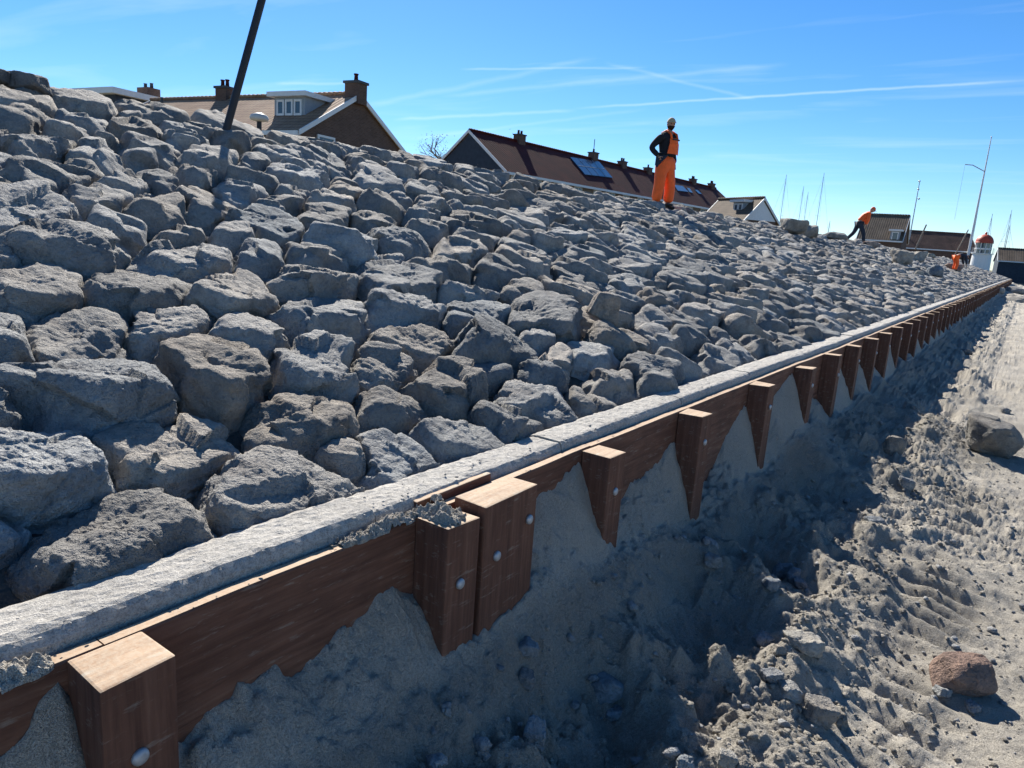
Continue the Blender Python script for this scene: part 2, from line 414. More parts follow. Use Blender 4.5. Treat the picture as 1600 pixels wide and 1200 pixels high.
# ------------------------------------------------------------------ generic stones
def ico(level, zcut=None):
    bm = bmesh.new(); bmesh.ops.create_icosphere(bm, subdivisions=level, radius=1)
    bm.verts.ensure_lookup_table()
    V = np.array([v.co[:] for v in bm.verts], np.float32); Fc = np.array([[v.index for v in f.verts] for f in bm.faces], np.int32); bm.free()
    if zcut is not None:
        keep = (V[Fc][:, :, 2].max(1) > zcut); Fc = Fc[keep]
        used = np.unique(Fc); mp = -np.ones(len(V), np.int64); mp[used] = np.arange(len(used)); V = V[used]; Fc = mp[Fc].astype(np.int32)
    return V, Fc
def rock_radii(dirs, planes, p, seed, freq=1.0, amp=1.0, side=None):
    """star-shaped rock: smooth intersection of half spaces, roughened. dirs (V,3), planes list of (n, off)"""
    N = np.array([q[0] for q in planes], np.float32); O = np.array([q[1] for q in planes], np.float32)
    s = np.maximum(dirs@N.T, 0)/O
    acc = (s**p).sum(1)
    if side is not None: acc = acc+side**p
    return acc**(-1.0/p)
def roughen(P, dirs, rs, seed, amp=1.0, layer=None):
    """displace along the radius: broad scallops, layered cleavage and grit"""
    off = np.float32(seed*3.71 % 97)
    Q = P+off
    if layer is not None: Q = Q@layer
    n = .005*fbm(Q*5.2, 3, .5, seed)+.0042*ridged(Q*np.float32(10.5), 3, seed+5)
    n = n-.006*np.maximum(vnoise(Q*7.5+5, seed+9)-.25, 0)
    n = n+.0048*fbm(Q*30, 4 if len(P) > 1500 else 2, .62, seed+13)+.0022*ridged(Q*np.float32(23), 2, seed+15)
    # fracture facets: each patch of the surface is broken along a plane of its own
    g = np.random.default_rng(seed+500); k = 22
    ext = np.abs(P).max(0)+1e-6
    st = g.normal(size=(k, 3)); st = (st/np.linalg.norm(st, axis=1)[:, None]*ext*.85).astype(np.float32)
    W_ = P+.022*np.stack([vnoise(Q*9, seed+21), vnoise(Q*9, seed+22), vnoise(Q*9, seed+23)], -1)
    d2 = ((W_[:, None, :]-st[None])**2).sum(-1); w = d2.argmin(1)
    gr = g.normal(0, .30, size=(k, 3)).astype(np.float32); a = g.normal(0, .0075, size=k).astype(np.float32)
    n = n+np.clip(a[w]+((P-st[w])*gr[w]).sum(-1), -.026, .020)
    # conchoidal scoops
    for q in range(3):
        dq = g.normal(size=3); dq[2] = abs(dq[2])*.9+.25; dq /= np.linalg.norm(dq); Rq = g.uniform(.13, .30)
        j = int((dirs@dq.astype(np.float32)).argmax()); cq = P[j]+(dq*Rq*g.uniform(.82, .95)).astype(np.float32)
        n = n-.013*(1-np.exp(-np.maximum(Rq-np.sqrt(((W_-cq)**2).sum(-1)), 0)/.013))
    return np.maximum(n*amp, -.30*rs)
def rand_basis(r, sc=2.2):
    a = np.array([r.gauss(0, .35), r.gauss(0, .35), 1.0]); a /= np.linalg.norm(a)
    b = np.cross(a, [1, .3, 0]); b /= np.linalg.norm(b); c = np.cross(a, b)
    return np.stack([b, c, a*sc], 1).astype(np.float32)
DIRS = {k: ico(k, -.12) for k in (2, 3, 4, 5, 6, 7)}
DIRF = {k: ico(k) for k in (2, 3, 4, 5, 6)}
def set_tint(me, c):
    a = me.color_attributes.new('tint', 'FLOAT_COLOR', 'POINT')
    if np.ndim(c) == 1: c = np.tile(np.array([*c, 1], np.float32), (len(me.vertices), 1))
    a.data.foreach_set('color', np.asarray(c, np.float32).ravel())
def rand_tint(r):
    v = r.uniform(.66, 1.18); w = r.gauss(.005, .035); return (v*(1+w), v, v*(1-w))

# ------------------------------------------------------------------ dike
AL = radians(19.6); SX, SZ = -1.572, .592; VL = 4.82
EV = np.array([-cos(AL), 0, sin(AL)]); EN = np.array([sin(AL), 0, cos(AL)])
def slope(u, v, n=0.0):
    u, v, n = np.broadcast_arrays(np.asarray(u, float), np.asarray(v, float), np.asarray(n, float))
    return np.stack([SX+wx(u)*(1-np.clip(v/VL, 0, 1))-v*cos(AL)+n*sin(AL), u, SZ+v*sin(AL)+n*cos(AL)], -1)
def build_dike():
    ys = np.linspace(-6, 104, 180)
    prof = []
    q0 = slope(ys, np.full_like(ys, 0.0), 0.0)
    A = [q0*np.array([1, 1, 0])+np.array([.03, 0, -.7]), q0+np.array([.03, 0, -.01])]+[slope(ys, np.full_like(ys, v), 0.0) for v in (.06, 1.2, 2.4, 3.6, VL)]
    tx = SX-VL*cos(AL); tz = SZ+VL*sin(AL)
    for x, z in ((tx-.5, tz+.02), (tx-3.5, tz+.02), (tx-9, -.7)): A.append(np.stack([np.full_like(ys, x), ys, np.full_like(ys, z)], -1))
    B = np.array(A); n, k = B.shape[:2]
    V = B.reshape(-1, 3); idx = np.arange(n*k).reshape(n, k)
    Q = np.stack([idx[:-1, :-1], idx[:-1, 1:], idx[1:, 1:], idx[1:, :-1]], -1).reshape(-1, 4)
    me = mesh('dike', V, Q); o = link('dike', me, SOIL)
    return tag(o, 'sloping dike face paved with tightly fitted grey quarry stones', kind='structure')
DIKE = build_dike()
def end_bank():
    n, k = 150, 60
    xs = np.linspace(-17, -1.2, n); ys = np.linspace(99, 116, k); X, Y = np.meshgrid(xs, ys)
    q = np.clip((Y-99)/5, 0, 1)*np.clip((116-Y)/6, 0, 1); e = np.clip((-1.2-X)/4.5, 0, 1)*np.clip((X+17)/4, 0, 1)
    Z = -.7+(3.45*(q**.8)*(e**.8)*(.75+.25*np.clip((-2-X)/8, 0, 1)))+.22*fbm(P2(X, Y, 1.6), 3, .6, 91)*q*e
    idx = np.arange(n*k).reshape(k, n); Q = np.stack([idx[:-1, :-1], idx[:-1, 1:], idx[1:, 1:], idx[1:, :-1]], -1).reshape(-1, 4)
    me = mesh('dike_end_bank', np.stack([X, Y, Z], -1).reshape(-1, 3), Q); set_tint(me, (.95, .95, .93)); link('dike_end_bank', me, STONE, DIKE)
end_bank()

TR = """5 728 375 895;-90 636 182 785;160 612 405 738;322 670 593 815;-60 830 58 945;-55 755 20 830;3 520 332 655;-40 590 28 640;36 447 225 545;-60 455 62 565;
197 453 337 527;255 497 445 625;336 460 485 540;424 503 573 605;422 436 592 525;418 400 572 450;308 410 445 480;122 390 318 462;-30 386 145 470;0 330 218 395;
-40 362 30 400;222 356 390 420;130 312 236 372;236 326 352 376;-20 280 130 345;104 274 215 322;195 288 330 340;4 244 128 292;-40 258 48 284;54 230 170 275;
160 256 272 292;-10 194 140 240;-40 215 32 255;100 198 220 258;175 212 254 250;188 244 290 290;74 170 150 210;-10 152 86 198;96 158 172 198;170 174 260 202;
192 197 284 242;256 192 335 222;254 244 358 282;-20 134 84 168;284 221 382 252;326 198 394 226;394 205 462 226;374 231 414 252;350 250 446 292;340 272 424 312;
270 282 374 336;362 312 486 366;310 332 425 376;450 306 564 354;488 342 608 396;355 366 460 416;434 366 556 410;412 246 516 290;440 280 498 306;490 288 556 326;
446 235 531 278;504 242 550 274;520 276 576 308;560 292 648 330;542 316 628 352;572 338 680 392;546 254 642 300;602 246 664 278;634 276 698 304;650 296 708 330;
636 310 690 342;690 338 792 382;688 366 770 400;610 384 768 428;560 396 708 456;690 418 792 456;748 392 822 432;784 424 856 458;570 440 717 505;692 447 812 500;
792 450 912 520;597 482 730 553;712 490 850 566;806 488 878 530;545 520 663 586;728 536 818 584;645 553 785 627;815 550 895 580;845 524 910 580;563 578 686 655;
655 625 808 700;745 600 878 678;785 575 926 655;880 580 965 640;545 642 710 745;517 660 602 730;385 577 575 680;893 514 975 572;912 490 1026 548;914 555 1018 606;
972 542 1083 600;1024 522 1120 588;1090 527 1162 578;1115 522 1196 560;1155 507 1218 553;1216 518 1244 546;1225 488 1282 532;988 475 1050 504;1055 500 1110 535;
1110 500 1158 528;1005 432 1090 473;1080 418 1168 452;950 445 1006 478;1066 463 1138 500;1178 458 1250 492"""
def slope_hit(px, py, n):
    P = hit(px, py, slope(0, 0, n), EN); q = P-slope(0, 0, n)
    return np.array([P[1], float(q@EV)])
def collect_seeds():
    C, M, R = [], [], []
    for t in TR.replace('\n', '').split(';'):
        x0, y0, x1, y1 = map(float, t.split())
        cx_, cy_ = (x0+x1)/2, (y0+y1)/2
        c = slope_hit(cx_, cy_, .16); P = slope(c[0], c[1], .16); dep = proj(P)[2]
        th = F*.15/dep*.75
        h = max(y1-y0-.45*th, .55*(y1-y0)); w = (x1-x0)*.98
        cy_ = y0+h*.5
        c = slope_hit(cx_, cy_, .17)
        J = np.zeros((2, 2)); e = 1e-3
        for k in range(2):
            dq = np.zeros(2); dq[k] = e
            a = proj(slope(*(c+dq), .17)); b = proj(slope(*(c-dq), .17)); J[:, k] = [(a[0]-b[0])/(2*e), (a[1]-b[1])/(2*e)]
        Mi = J.T@np.diag([4/w**2, 4/h**2])@J
        ev, U = np.linalg.eigh(Mi); ax = 1/np.sqrt(ev)
        ax = np.clip(ax, .10, .42); g = math.sqrt(ax[0]*ax[1]); ax = np.clip(ax, g/1.65, g*1.65)
        Mi = U@np.diag(1/ax**2)@U.T
        if not (-.1 < c[1] < 5.2) or c[0] > 16: continue
        c[1] = max(c[1], .10)
        C.append(c); M.append(Mi); R.append(g)
    nt = len(C)
    # fill the rest of the slope
    grid = {}
    def key(c): return (int(math.floor(c[0]/.6)), int(math.floor(c[1]/.6)))
    for i, c in enumerate(C): grid.setdefault(key(c), []).append(i)
    r = random.Random(5)
    def ok(c, rad, tr):
        kx, ky = key(c)
        for a in (-1, 0, 1):
            for b in (-1, 0, 1):
                for j in grid.get((kx+a, ky+b), ()):
                    dlt = c-C[j]; dd = math.sqrt(dlt@dlt)+1e-9
                    if j < nt: rj = dd/math.sqrt(dlt@M[j]@dlt)
                    else: rj = R[j]
                    if dd < tr*(rad+rj): return False
        return True
    for rlo, rhi, tries, tr in ((.22, .27, 7000, .92), (.17, .23, 22000, .90), (.12, .17, 22000, .90), (.075, .11, 5000, .95)):
        for _ in range(tries):
            u = -1.6+105*r.random()**1.35 if rlo > .1 else -1.6+24*r.random()
            c = np.array([u, r.uniform(.08, VL+.30)]); rad = r.uniform(rlo, rhi)
            if rad > .13 and c[1] < rad*.7: continue
            if ok(c, rad, tr):
                th = r.gauss(0, .5); asp = r.uniform(1.0, 1.45)**.5
                U = np.array([[cos(th), -sin(th)], [sin(th), cos(th)]]); ax = np.array([rad*asp, rad/asp])*1.03
                C.append(c); M.append(U@np.diag(1/ax**2)@U.T); R.append(rad); grid.setdefault(key(c), []).append(len(C)-1)
    return np.array(C), np.array(M), np.array(R), nt, grid, key
NA = 48
TH = np.linspace(0, 2*pi, NA, endpoint=False); EE = np.stack([np.cos(TH), np.sin(TH)], 1)
def cells(C, M, R, nt, grid, key):
    out = np.zeros((len(C), NA))
    for i, c in enumerate(C):
        kx, ky = key(c); nb = [j for a in (-2, -1, 0, 1, 2) for b in (-2, -1, 0, 1, 2) for j in grid.get((kx+a, ky+b), ()) if j != i]
        Ai = np.einsum('ka,ab,kb->k', EE, M[i], EE)
        Rm = 1.4/np.sqrt(Ai)
        if nb:
            nb = np.array(nb); Dl = C[nb]-c; Mj = M[nb]
            MD = np.einsum('nab,nb->na', Mj, Dl); Cc = (Dl*MD).sum(1)
            Aj = np.einsum('ka,nab,kb->nk', EE, Mj, EE); B = (MD@EE.T)
            qa = Ai[None]-Aj; disc = B**2+qa*Cc[:, None]; sq = np.sqrt(np.maximum(disc, 0))
            with np.errstate(divide='ignore', invalid='ignore'):
                r1 = (-B+sq)/qa; r2 = (-B-sq)/qa; r0 = Cc[:, None]/(2*B)
            r1[(r1 <= 0) | (disc < 0) | ~np.isfinite(r1)] = 9; r2[(r2 <= 0) | (disc < 0) | ~np.isfinite(r2)] = 9; r0[(r0 <= 0) | ~np.isfinite(r0)] = 9
            rr = np.minimum(r1, r2); rr = np.where(np.abs(qa) < 1e-4, r0, rr)
            Rm = np.minimum(Rm, rr.min(0))
        with np.errstate(divide='ignore'):
            lim = np.where(EE[:, 1] < -1e-3, (c[1]+.0)/np.maximum(-EE[:, 1], 1e-3), 9.0)
        Rm = np.minimum(Rm, lim)
        for _ in range(2): Rm = .25*np.roll(Rm, 1)+.5*Rm+.25*np.roll(Rm, -1)
        out[i] = np.maximum(Rm*.99-.004, .03)
    return out
def dir_to_world(U):                        # local (u, v, n) -> world vectors
    return U[:, :1]*np.array([0, 1, 0])+U[:, 1:2]*EV+U[:, 2:3]*EN
def make_slope_stone(i, c, Rt, g, level, r):
    V, Fc = DIRS[level]
    d = V.copy(); d /= np.linalg.norm(d, axis=1)[:, None]
    th = np.arctan2(d[:, 1], d[:, 0]) % (2*pi); cp = np.sqrt(d[:, 0]**2+d[:, 1]**2)
    tt = th/(2*pi)*NA; k0 = np.floor(tt).astype(int) % NA; f = tt-np.floor(tt)
    Rd = Rt[k0]*(1-f)+Rt[(k0+1) % NA]*f
    H0 = -.065                                # origin above the bed
    top = (.056+.14*min(g, .3)+r.gauss(0, .014))*(.85 if c[1] < .45 else 1.0)+.10
    side = np.maximum(cp+.36*d[:, 2], .0)/(Rd*1.0+.040)
    pl = []
    n = np.array([r.gauss(.04, .12), r.gauss(.10, .14), 1.0]); n /= np.linalg.norm(n)      # tops lie nearly level, like steps
    pl.append((n, top*1.04))
    for k in range(r.randint(4, 7)):
        a = r.uniform(0, 2*pi); t = radians(r.uniform(30, 76))
        Ra = np.interp(a, np.append(TH, 2*pi), np.append(Rt, Rt[0]))
        n = np.array([sin(t)*cos(a), sin(t)*sin(a), cos(t)])
        pl.append((n, r.uniform(.82, 1.0)*(Ra*sin(t)+top*cos(t))))
    if c[1] < .50:                          # the lowest row leans down on to the kerb
        for q in range(2):
            n = np.array([r.gauss(0, .2), -sin(radians(48)), cos(radians(48))]); n /= np.linalg.norm(n)
            Ra = np.interp(1.5*pi, TH, Rt); pl.append((n, r.uniform(.76, .86)*(Ra*.74+top*.67)))
    pl.append((np.array([0, 0, -1.]), .20))
    p = r.choice((18, 26, 36, 48))
    rad = rock_radii(d, pl, p, i, side=side)
    P = d*rad[:, None].astype(np.float32)
    amp = min(1.0, .45+g*2.2)
    rad = rad+roughen(P, d, rad, i % 89, amp, rand_basis(r, r.choice((1.3, 2.0, 3.0))))*np.clip(1-(-d[:, 2])*1.5, .25, 1)*np.clip(.25+d[:, 2]*1.5, .4, 1)
    P = d*rad[:, None]
    return dir_to_world(P), Fc, H0
def build_stones():
    C, M, R, nt, grid, key = collect_seeds()
    Rt = cells(C, M, R, nt, grid, key)
    vis = []
    for i, c in enumerate(C):
        x, y, w = proj(slope(c[0], c[1], .15))
        a = 0
        if w > .3 and -150 < x < 1750 and 0 < y < 1100:
            rr = Rt[i].mean()*F/w; a = rr*rr*max(.12, (.25+1.0/max(w, 1)))
            if not (-20 < x < 1620): a *= .3
        vis.append(a)
    order = np.argsort(-np.array(vis))
    rank = np.empty(len(C), int); rank[order] = np.arange(len(C))
    SV, SF, ST, o = [], [], [], 0
    for i, c in enumerate(C):
        r = random.Random(1000+i); k = rank[i]
        lev = 7 if k < 4 else 6 if k < 42 else 5 if k < 250 else 4 if k < 650 else 3 if k < 1700 else 2
        if vis[i] == 0: lev = 2
        Vw, Fc, H0 = make_slope_stone(i, c, Rt[i], R[i], lev, r)
        base = slope(c[0], c[1], H0+r.uniform(-.012, .014)); t = rand_tint(r)
        if k < 300:
            me = mesh('stone', Vw, Fc); set_tint(me, t)
            link('stone', me, STONE, DIKE, base, smooth=lev >= 5)
        else:
            SV.append(Vw+base); SF.append(Fc+o); o += len(Vw); ST.append(np.tile(np.array([*t, 1], np.float32), (len(Vw), 1)))
    me = mesh('stone_paving', np.concatenate(SV), np.concatenate(SF)); set_tint(me, np.concatenate(ST))
    tag(link('stone_paving', me, STONE, DIKE), 'distant stones of the dike face', kind='stuff')
    print('stones', len(C), 'traced', nt, 'stuff tris', sum(len(f) for f in SF))
build_stones()

# ------------------------------------------------------------------ concrete kerb
def build_kerb():
    root = empty('kerb', (SX, 0, 0)); tag(root, 'rough grey concrete kerb between stones and timber wall', kind='structure')
    J = [-1.3, .10, 1.43, 2.50, 3.80]
    while J[-1] < 102: J.append(J[-1]+1.25)
    for a, b in zip(J[:-1], J[1:]):
        n = max(6, int((b-a)/(.02 if a < 4 else .06 if a < 10 else .25)))
        ys = np.linspace(a+.003, b-.003, n)
        # profile: down front face, round nose, top, back
        pr = [(-1.452, .50), (-1.452, .60), (-1.452, .655), (-1.4535, .682), (-1.459, .698), (-1.468, .7075), (-1.479, .711)] + [(-1.479-k*.0098, .7115) for k in range(1, 13)] + [(-1.63, .70), (-1.64, .5)]
        pr = np.array(pr)
        Y, K = np.meshgrid(ys, np.arange(len(pr)), indexing='ij')
        X = pr[K, 0]+wx(Y); Z = pr[K, 1].astype(float)
        top = ((K >= 3) & (K < len(pr)-1))*1.0
        hh = rnd.gauss(0, .003)
        Z += top*(hh+.0014*fbm(P2(X, Y, 14), 3, .5, 81)+.0034*np.maximum(fbm(P2(X, Y, 60), 2, .6, 82), -.2)+.003*np.maximum(fbm(P2(X, Y, 34), 2, .5, 84)-.45, 0))
        X += ((K < 6) & (K > 0))*(.0016*fbm(P2(Y, Z, 18), 3, .5, 83))
        chip = np.clip(vnoise(P2(Y, K*.0, 11.), 85)-.45, 0, 1)*(np.abs(K-5) < 2)
        Z -= chip*.006; X -= chip*.005
        V = np.stack([X-SX, Y, Z], -1).reshape(-1, 3); ny, nk = X.shape; idx = np.arange(ny*nk).reshape(ny, nk)
        Q = np.stack([idx[:-1, :-1], idx[:-1, 1:], idx[1:, 1:], idx[1:, :-1]], -1).reshape(-1, 4)[:, ::-1]
        faces = [tuple(q) for q in Q]+[tuple(idx[0]), tuple(idx[-1][::-1])]
        me = bpy.data.meshes.new('kerb_block'); me.from_pydata([tuple(v) for v in V], [], faces)
        link('kerb_block', me, CONCRETE, root, smooth=False)
build_kerb()

# ------------------------------------------------------------------ timber wall
def jit_box(x0, x1, y0, y1, z0, z1, amp=.004, bevel=.006, endz=True, lean=0.0, seed=0):
    bm = bmesh.new(); bmesh.ops.create_cube(bm, size=1)
    r = random.Random(seed)
    for v in bm.verts:
        v.co = ((x0+x1)/2+v.co.x*(x1-x0)+r.uniform(-amp, amp), (y0+y1)/2+v.co.y*(y1-y0)+r.uniform(-amp, amp)+(lean if v.co.z > 0 else 0), (z0+z1)/2+v.co.z*(z1-z0)+(r.uniform(-amp, amp)*1.2 if v.co.z > 0 else 0))
    bmesh.ops.bevel(bm, geom=list(bm.edges), offset=bevel, segments=2, affect='EDGES', profile=.6)
    bm.normal_update()
    for f in bm.faces: f.material_index = 1 if f.normal.z > .8 else 0
    me = bpy.data.meshes.new('m'); bm.to_mesh(me); bm.free()
    return me
def bolt_mesh():
    m = MB().lathe([(.0175, -.002), (.0175, .003), (.0165, .0065), (.013, .0095), (.008, .0112), (.003, .0118)], 20)
    me = bpy.data.meshes.new('bolt'); me.from_pydata([(z, x, y) for x, y, z in m.v], [], m.f); me.materials.append(GALV)
    me.polygons.foreach_set('use_smooth', [True]*len(me.polygons)); return me
BOLT = bolt_mesh()
def build_wall():
    root = empty('timber_wall', (XW, 0, 0))
    tag(root, 'reddish brown hardwood plank wall with square posts along the dike foot', 'wall')
    n = 0
    def post(x0, x1, y0, y1, z1, bolts, seed, lean=0.0, lab=None):
        yc = (y0+y1)/2; w = float(wx(yc))
        me = jit_box(x0, x1, y0-yc, y1-yc, -.9, z1, .0035, .006, lean=lean, seed=seed); me.name = 'post'
        me.materials.append(WOOD_V); me.materials.append(WOOD_END)
        o = link('post', me, None, root, (w, yc, 0))
        if lab: o['label'] = lab
        for by, bz in bolts:
            link('bolt', BOLT, None, o, (x1+.001, by-yc, bz))
    for i, y in enumerate(POSTS):
        z = .667+rnd.gauss(0, .004)
        bz = {1: .485, 2: .47, 3: .50, 4: .515, 5: .52}.get(i, .50+rnd.uniform(-.02, .02))
        by = y+PW*({1: .45, 2: .42}.get(i, .5+rnd.uniform(-.1, .1)))
        post(.0015, PD+rnd.gauss(0, .003), y, y+PW, z, [(by, bz)], 40+i, rnd.gauss(0, .008) if i > 2 else 0.0)
    post(.012, .142, 1.722, 2.03, .694, [(1.80, .50), (1.985, .575)], 91, 0.0, 'broad double-width plank post with two bolts')
    # planks: runs of boards on edge, ends meeting behind posts
    ends = [-1.2]
    k = 1
    while k < len(POSTS):
        ends.append(POSTS[k]+PW*.5); k += 2 if k > 2 else 1
    for j, (a, b) in enumerate(zip(ends[:-1], ends[1:])):
        nb = max(2, int((b-a)/(.05 if a < 4 else .3)))
        for lay, (z0, z1) in enumerate(((.30, .668), (-.1, .297))):
            bm = bmesh.new(); r = random.Random(j*7+lay)
            dz = r.gauss(0, .0025); yc = (a+b)/2; w0 = float(wx(a)); w1 = float(wx(b))
            rows = []
            for q in range(nb+1):
                t = q/nb; yy = a+.0015+(b-a-.003)*t; xo = w0+(w1-w0)*t
                wob = .0025*float(vnoise(np.array([yy*3.1, j*5.0, lay]), 7)); wz = .0035*float(vnoise(np.array([yy*2.3, j*3.0, 4.+lay]), 8))
                sec = [(-.040, z0), (0, z0), (0, z1-.005), (-.004, z1), (-.036, z1), (-.040, z1-.005)]
                rows.append([bm.verts.new((xo+wob+s[0], yy-yc, s[1]+(dz+wz if s[1] > z0+.05 else 0))) for s in sec])
            for p, qv in zip(rows[:-1], rows[1:]):
                for s in range(6):
                    f = bm.faces.new((p[s], qv[s], qv[(s+1) % 6], p[(s+1) % 6])); f.material_index = 1 if s in (3, 4) and lay == 0 else 0
            bm.faces.new(rows[0]); bm.faces.new(rows[-1][::-1])
            bmesh.ops.recalc_face_normals(bm, faces=bm.faces)
            me = bpy.data.meshes.new('plank'); bm.to_mesh(me); bm.free(); me.materials.append(WOOD_H); me.materials.append(WOOD_END)
            link('plank', me, None, root, (0, yc, 0))
    # a short second board lying behind the broad post
    me = jit_box(-.062, -.004, -.20, .20, .58, .690, .003, .005, seed=5); me.name = 'plank'; me.materials.append(WOOD_H); me.materials.append(WOOD_END)
    link('plank', me, None, root, (-.0425+.004, 1.80, .004))
build_wall()

# ------------------------------------------------------------------ free rocks
def rock_mesh(sx, sy, sz, seed, level=4, p=14, cuts=9, amp=1.0, tint=(1, 1, 1), tmin=.70, tmax=.97, zmin=-1.0):
    r = random.Random(seed); V, Fc = DIRF[level]
    d = V.astype(np.float32)
    pl = []
    for a in ((1, 0, 0), (-1, 0, 0), (0, 1, 0), (0, -1, 0), (0, 0, 1), (0, 0, -1)):
        n = np.array(a, float)+np.array([r.gauss(0, .16) for _ in range(3)]); n /= np.linalg.norm(n); pl.append((n, 1.0*r.uniform(.9, 1.05)))
    for k in range(cuts):
        n = np.array([r.gauss(0, 1) for _ in range(3)]); n /= np.linalg.norm(n); pl.append((n, r.uniform(tmin, tmax)*1.15))
    rad = rock_radii(d, pl, p, seed)
    P = d*rad[:, None]*np.array([sx, sy, sz], np.float32)
    s = (sx*sy*sz)**(1/3); k = max(s/.22, .05)
    P = P+d*(roughen(P/k, d, rad, seed % 89, amp, rand_basis(r))*k)[:, None]
    me = mesh('rock', P, Fc); set_tint(me, tint); return me
def rock(name, loc, size, label, cat, seed, group=None, rot=(0, 0, 0), mat=STONE, smooth=True, **k):
    me = rock_mesh(*size, seed, **k); o = link(name, me, mat, None, tuple(map(float, loc)), smooth); o.rotation_euler = rot
    return tag(o, label, cat, group)

def ground_z(x, y): return float(sand_h(np.array([x]), np.array([y]))[0])
def on_sand(px, py, z0=0.0):
    z = z0
    for _ in range(8):
        P = onz(px, py, z); z = .5*z+.5*ground_z(P[0], P[1])
    return onz(px, py, z)
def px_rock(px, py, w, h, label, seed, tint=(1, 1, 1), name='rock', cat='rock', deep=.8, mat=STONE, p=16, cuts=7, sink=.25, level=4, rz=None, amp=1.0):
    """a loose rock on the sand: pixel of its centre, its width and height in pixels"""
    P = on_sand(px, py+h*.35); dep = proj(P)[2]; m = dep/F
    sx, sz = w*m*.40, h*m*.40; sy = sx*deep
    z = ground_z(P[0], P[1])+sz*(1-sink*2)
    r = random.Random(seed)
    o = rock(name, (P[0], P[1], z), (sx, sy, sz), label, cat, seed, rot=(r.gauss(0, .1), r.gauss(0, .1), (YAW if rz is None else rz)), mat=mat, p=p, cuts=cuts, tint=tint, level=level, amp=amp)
    return o

# ------------------------------------------------------------------ loose rocks on the sand
G = (.95, 1.0, 1.07)
PX = [
 (1548, 682, 98, 76, 'large smooth grey boulder standing on the lit sand at the right edge', (.72, .70, .66), 'boulder', 5),
 (1500, 1048, 104, 74, 'reddish brown rounded stone with a pale crust on the track', (.85, .60, .50), 'stone', 5),
 (1258, 1000, 66, 30, 'flat pale stone lying on the berm at the shadow edge', (1.15, 1.12, 1.05), 'stone', 4),
 (1196, 992, 42, 26, 'grey angular stone just left of the flat pale stone', G, 'stone', 4),
 (1216, 1012, 30, 26, 'small tan stone propped against the flat pale stone', (1.05, .98, .88), 'stone', 4),
 (1234, 1075, 48, 30, 'pale grey block stone below the flat pale stone', (1.15, 1.15, 1.13), 'stone', 4),
 (1206, 1052, 38, 28, 'dark grey stone touching the pale grey block stone', (.75, .8, .88), 'stone', 4),
 (1275, 1105, 52, 54, 'rounded dull stone half buried in the berm slope', (.85, .82, .78), 'stone', 4),
 (1312, 1118, 26, 34, 'upright brown stone beside the half buried dull stone', (.8, .76, .7), 'stone', 4),
 (1134, 1182, 36, 52, 'pale upright stone at the bottom edge of the picture', (1.2, 1.18, 1.12), 'stone', 4),
 (1160, 1192, 34, 30, 'small brown stone right of the pale upright stone', (.9, .84, .76), 'stone', 4),
 (1070, 1186, 34, 30, 'bluish grey stone left of the pale upright stone', (.85, .95, 1.05), 'stone', 4),
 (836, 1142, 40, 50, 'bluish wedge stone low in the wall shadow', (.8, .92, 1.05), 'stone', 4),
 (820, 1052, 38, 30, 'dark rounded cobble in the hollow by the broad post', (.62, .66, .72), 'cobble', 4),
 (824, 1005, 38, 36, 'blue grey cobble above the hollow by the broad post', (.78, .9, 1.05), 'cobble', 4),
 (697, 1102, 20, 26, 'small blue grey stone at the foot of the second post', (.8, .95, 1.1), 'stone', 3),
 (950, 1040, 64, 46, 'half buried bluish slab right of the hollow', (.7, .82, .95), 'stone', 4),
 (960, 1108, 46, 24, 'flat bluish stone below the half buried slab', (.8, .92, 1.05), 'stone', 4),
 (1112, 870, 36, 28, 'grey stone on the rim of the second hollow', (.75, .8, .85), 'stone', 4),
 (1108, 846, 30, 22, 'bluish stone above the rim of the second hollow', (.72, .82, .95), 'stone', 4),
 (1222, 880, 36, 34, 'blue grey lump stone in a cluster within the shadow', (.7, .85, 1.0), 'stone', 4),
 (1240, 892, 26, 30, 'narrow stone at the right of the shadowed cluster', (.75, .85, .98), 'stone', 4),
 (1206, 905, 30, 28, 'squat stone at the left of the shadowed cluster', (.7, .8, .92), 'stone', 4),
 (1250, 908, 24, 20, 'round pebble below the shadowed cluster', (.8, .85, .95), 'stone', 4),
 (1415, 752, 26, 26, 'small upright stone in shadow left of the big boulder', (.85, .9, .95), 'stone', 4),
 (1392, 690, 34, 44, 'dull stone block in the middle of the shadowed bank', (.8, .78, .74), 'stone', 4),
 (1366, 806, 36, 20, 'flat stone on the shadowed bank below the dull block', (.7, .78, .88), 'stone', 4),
 (1474, 1078, 30, 18, 'mottled grey stone in front of the reddish stone', (.9, .95, 1.0), 'stone', 4),
 (1521, 1101, 28, 18, 'smooth grey stone in the shadow of the reddish stone', (.8, .88, .98), 'stone', 4),
 (1566, 1096, 16, 10, 'tiny pale stone right of the reddish stone', (1.0, 1.05, 1.1), 'stone', 3),
 (1571, 640, 16, 12, 'small grey stone behind the large boulder', (.9, .9, .9), 'stone', 3),
 (1508, 546, 20, 10, 'dark stone in shadow far along the wall', (.6, .62, .66), 'stone', 3),
 (1590, 466, 46, 18, 'pale concrete slab lying far right beside the track', (1.2, 1.15, 1.05), 'slab', 4),
 (1584, 452, 40, 16, 'grey block behind the pale slab far right', (.8, .8, .8), 'block', 4),
 (1560, 448, 26, 10, 'light broken slab near the far end of the wall', (1.2, 1.15, 1.05), 'slab', 3)]
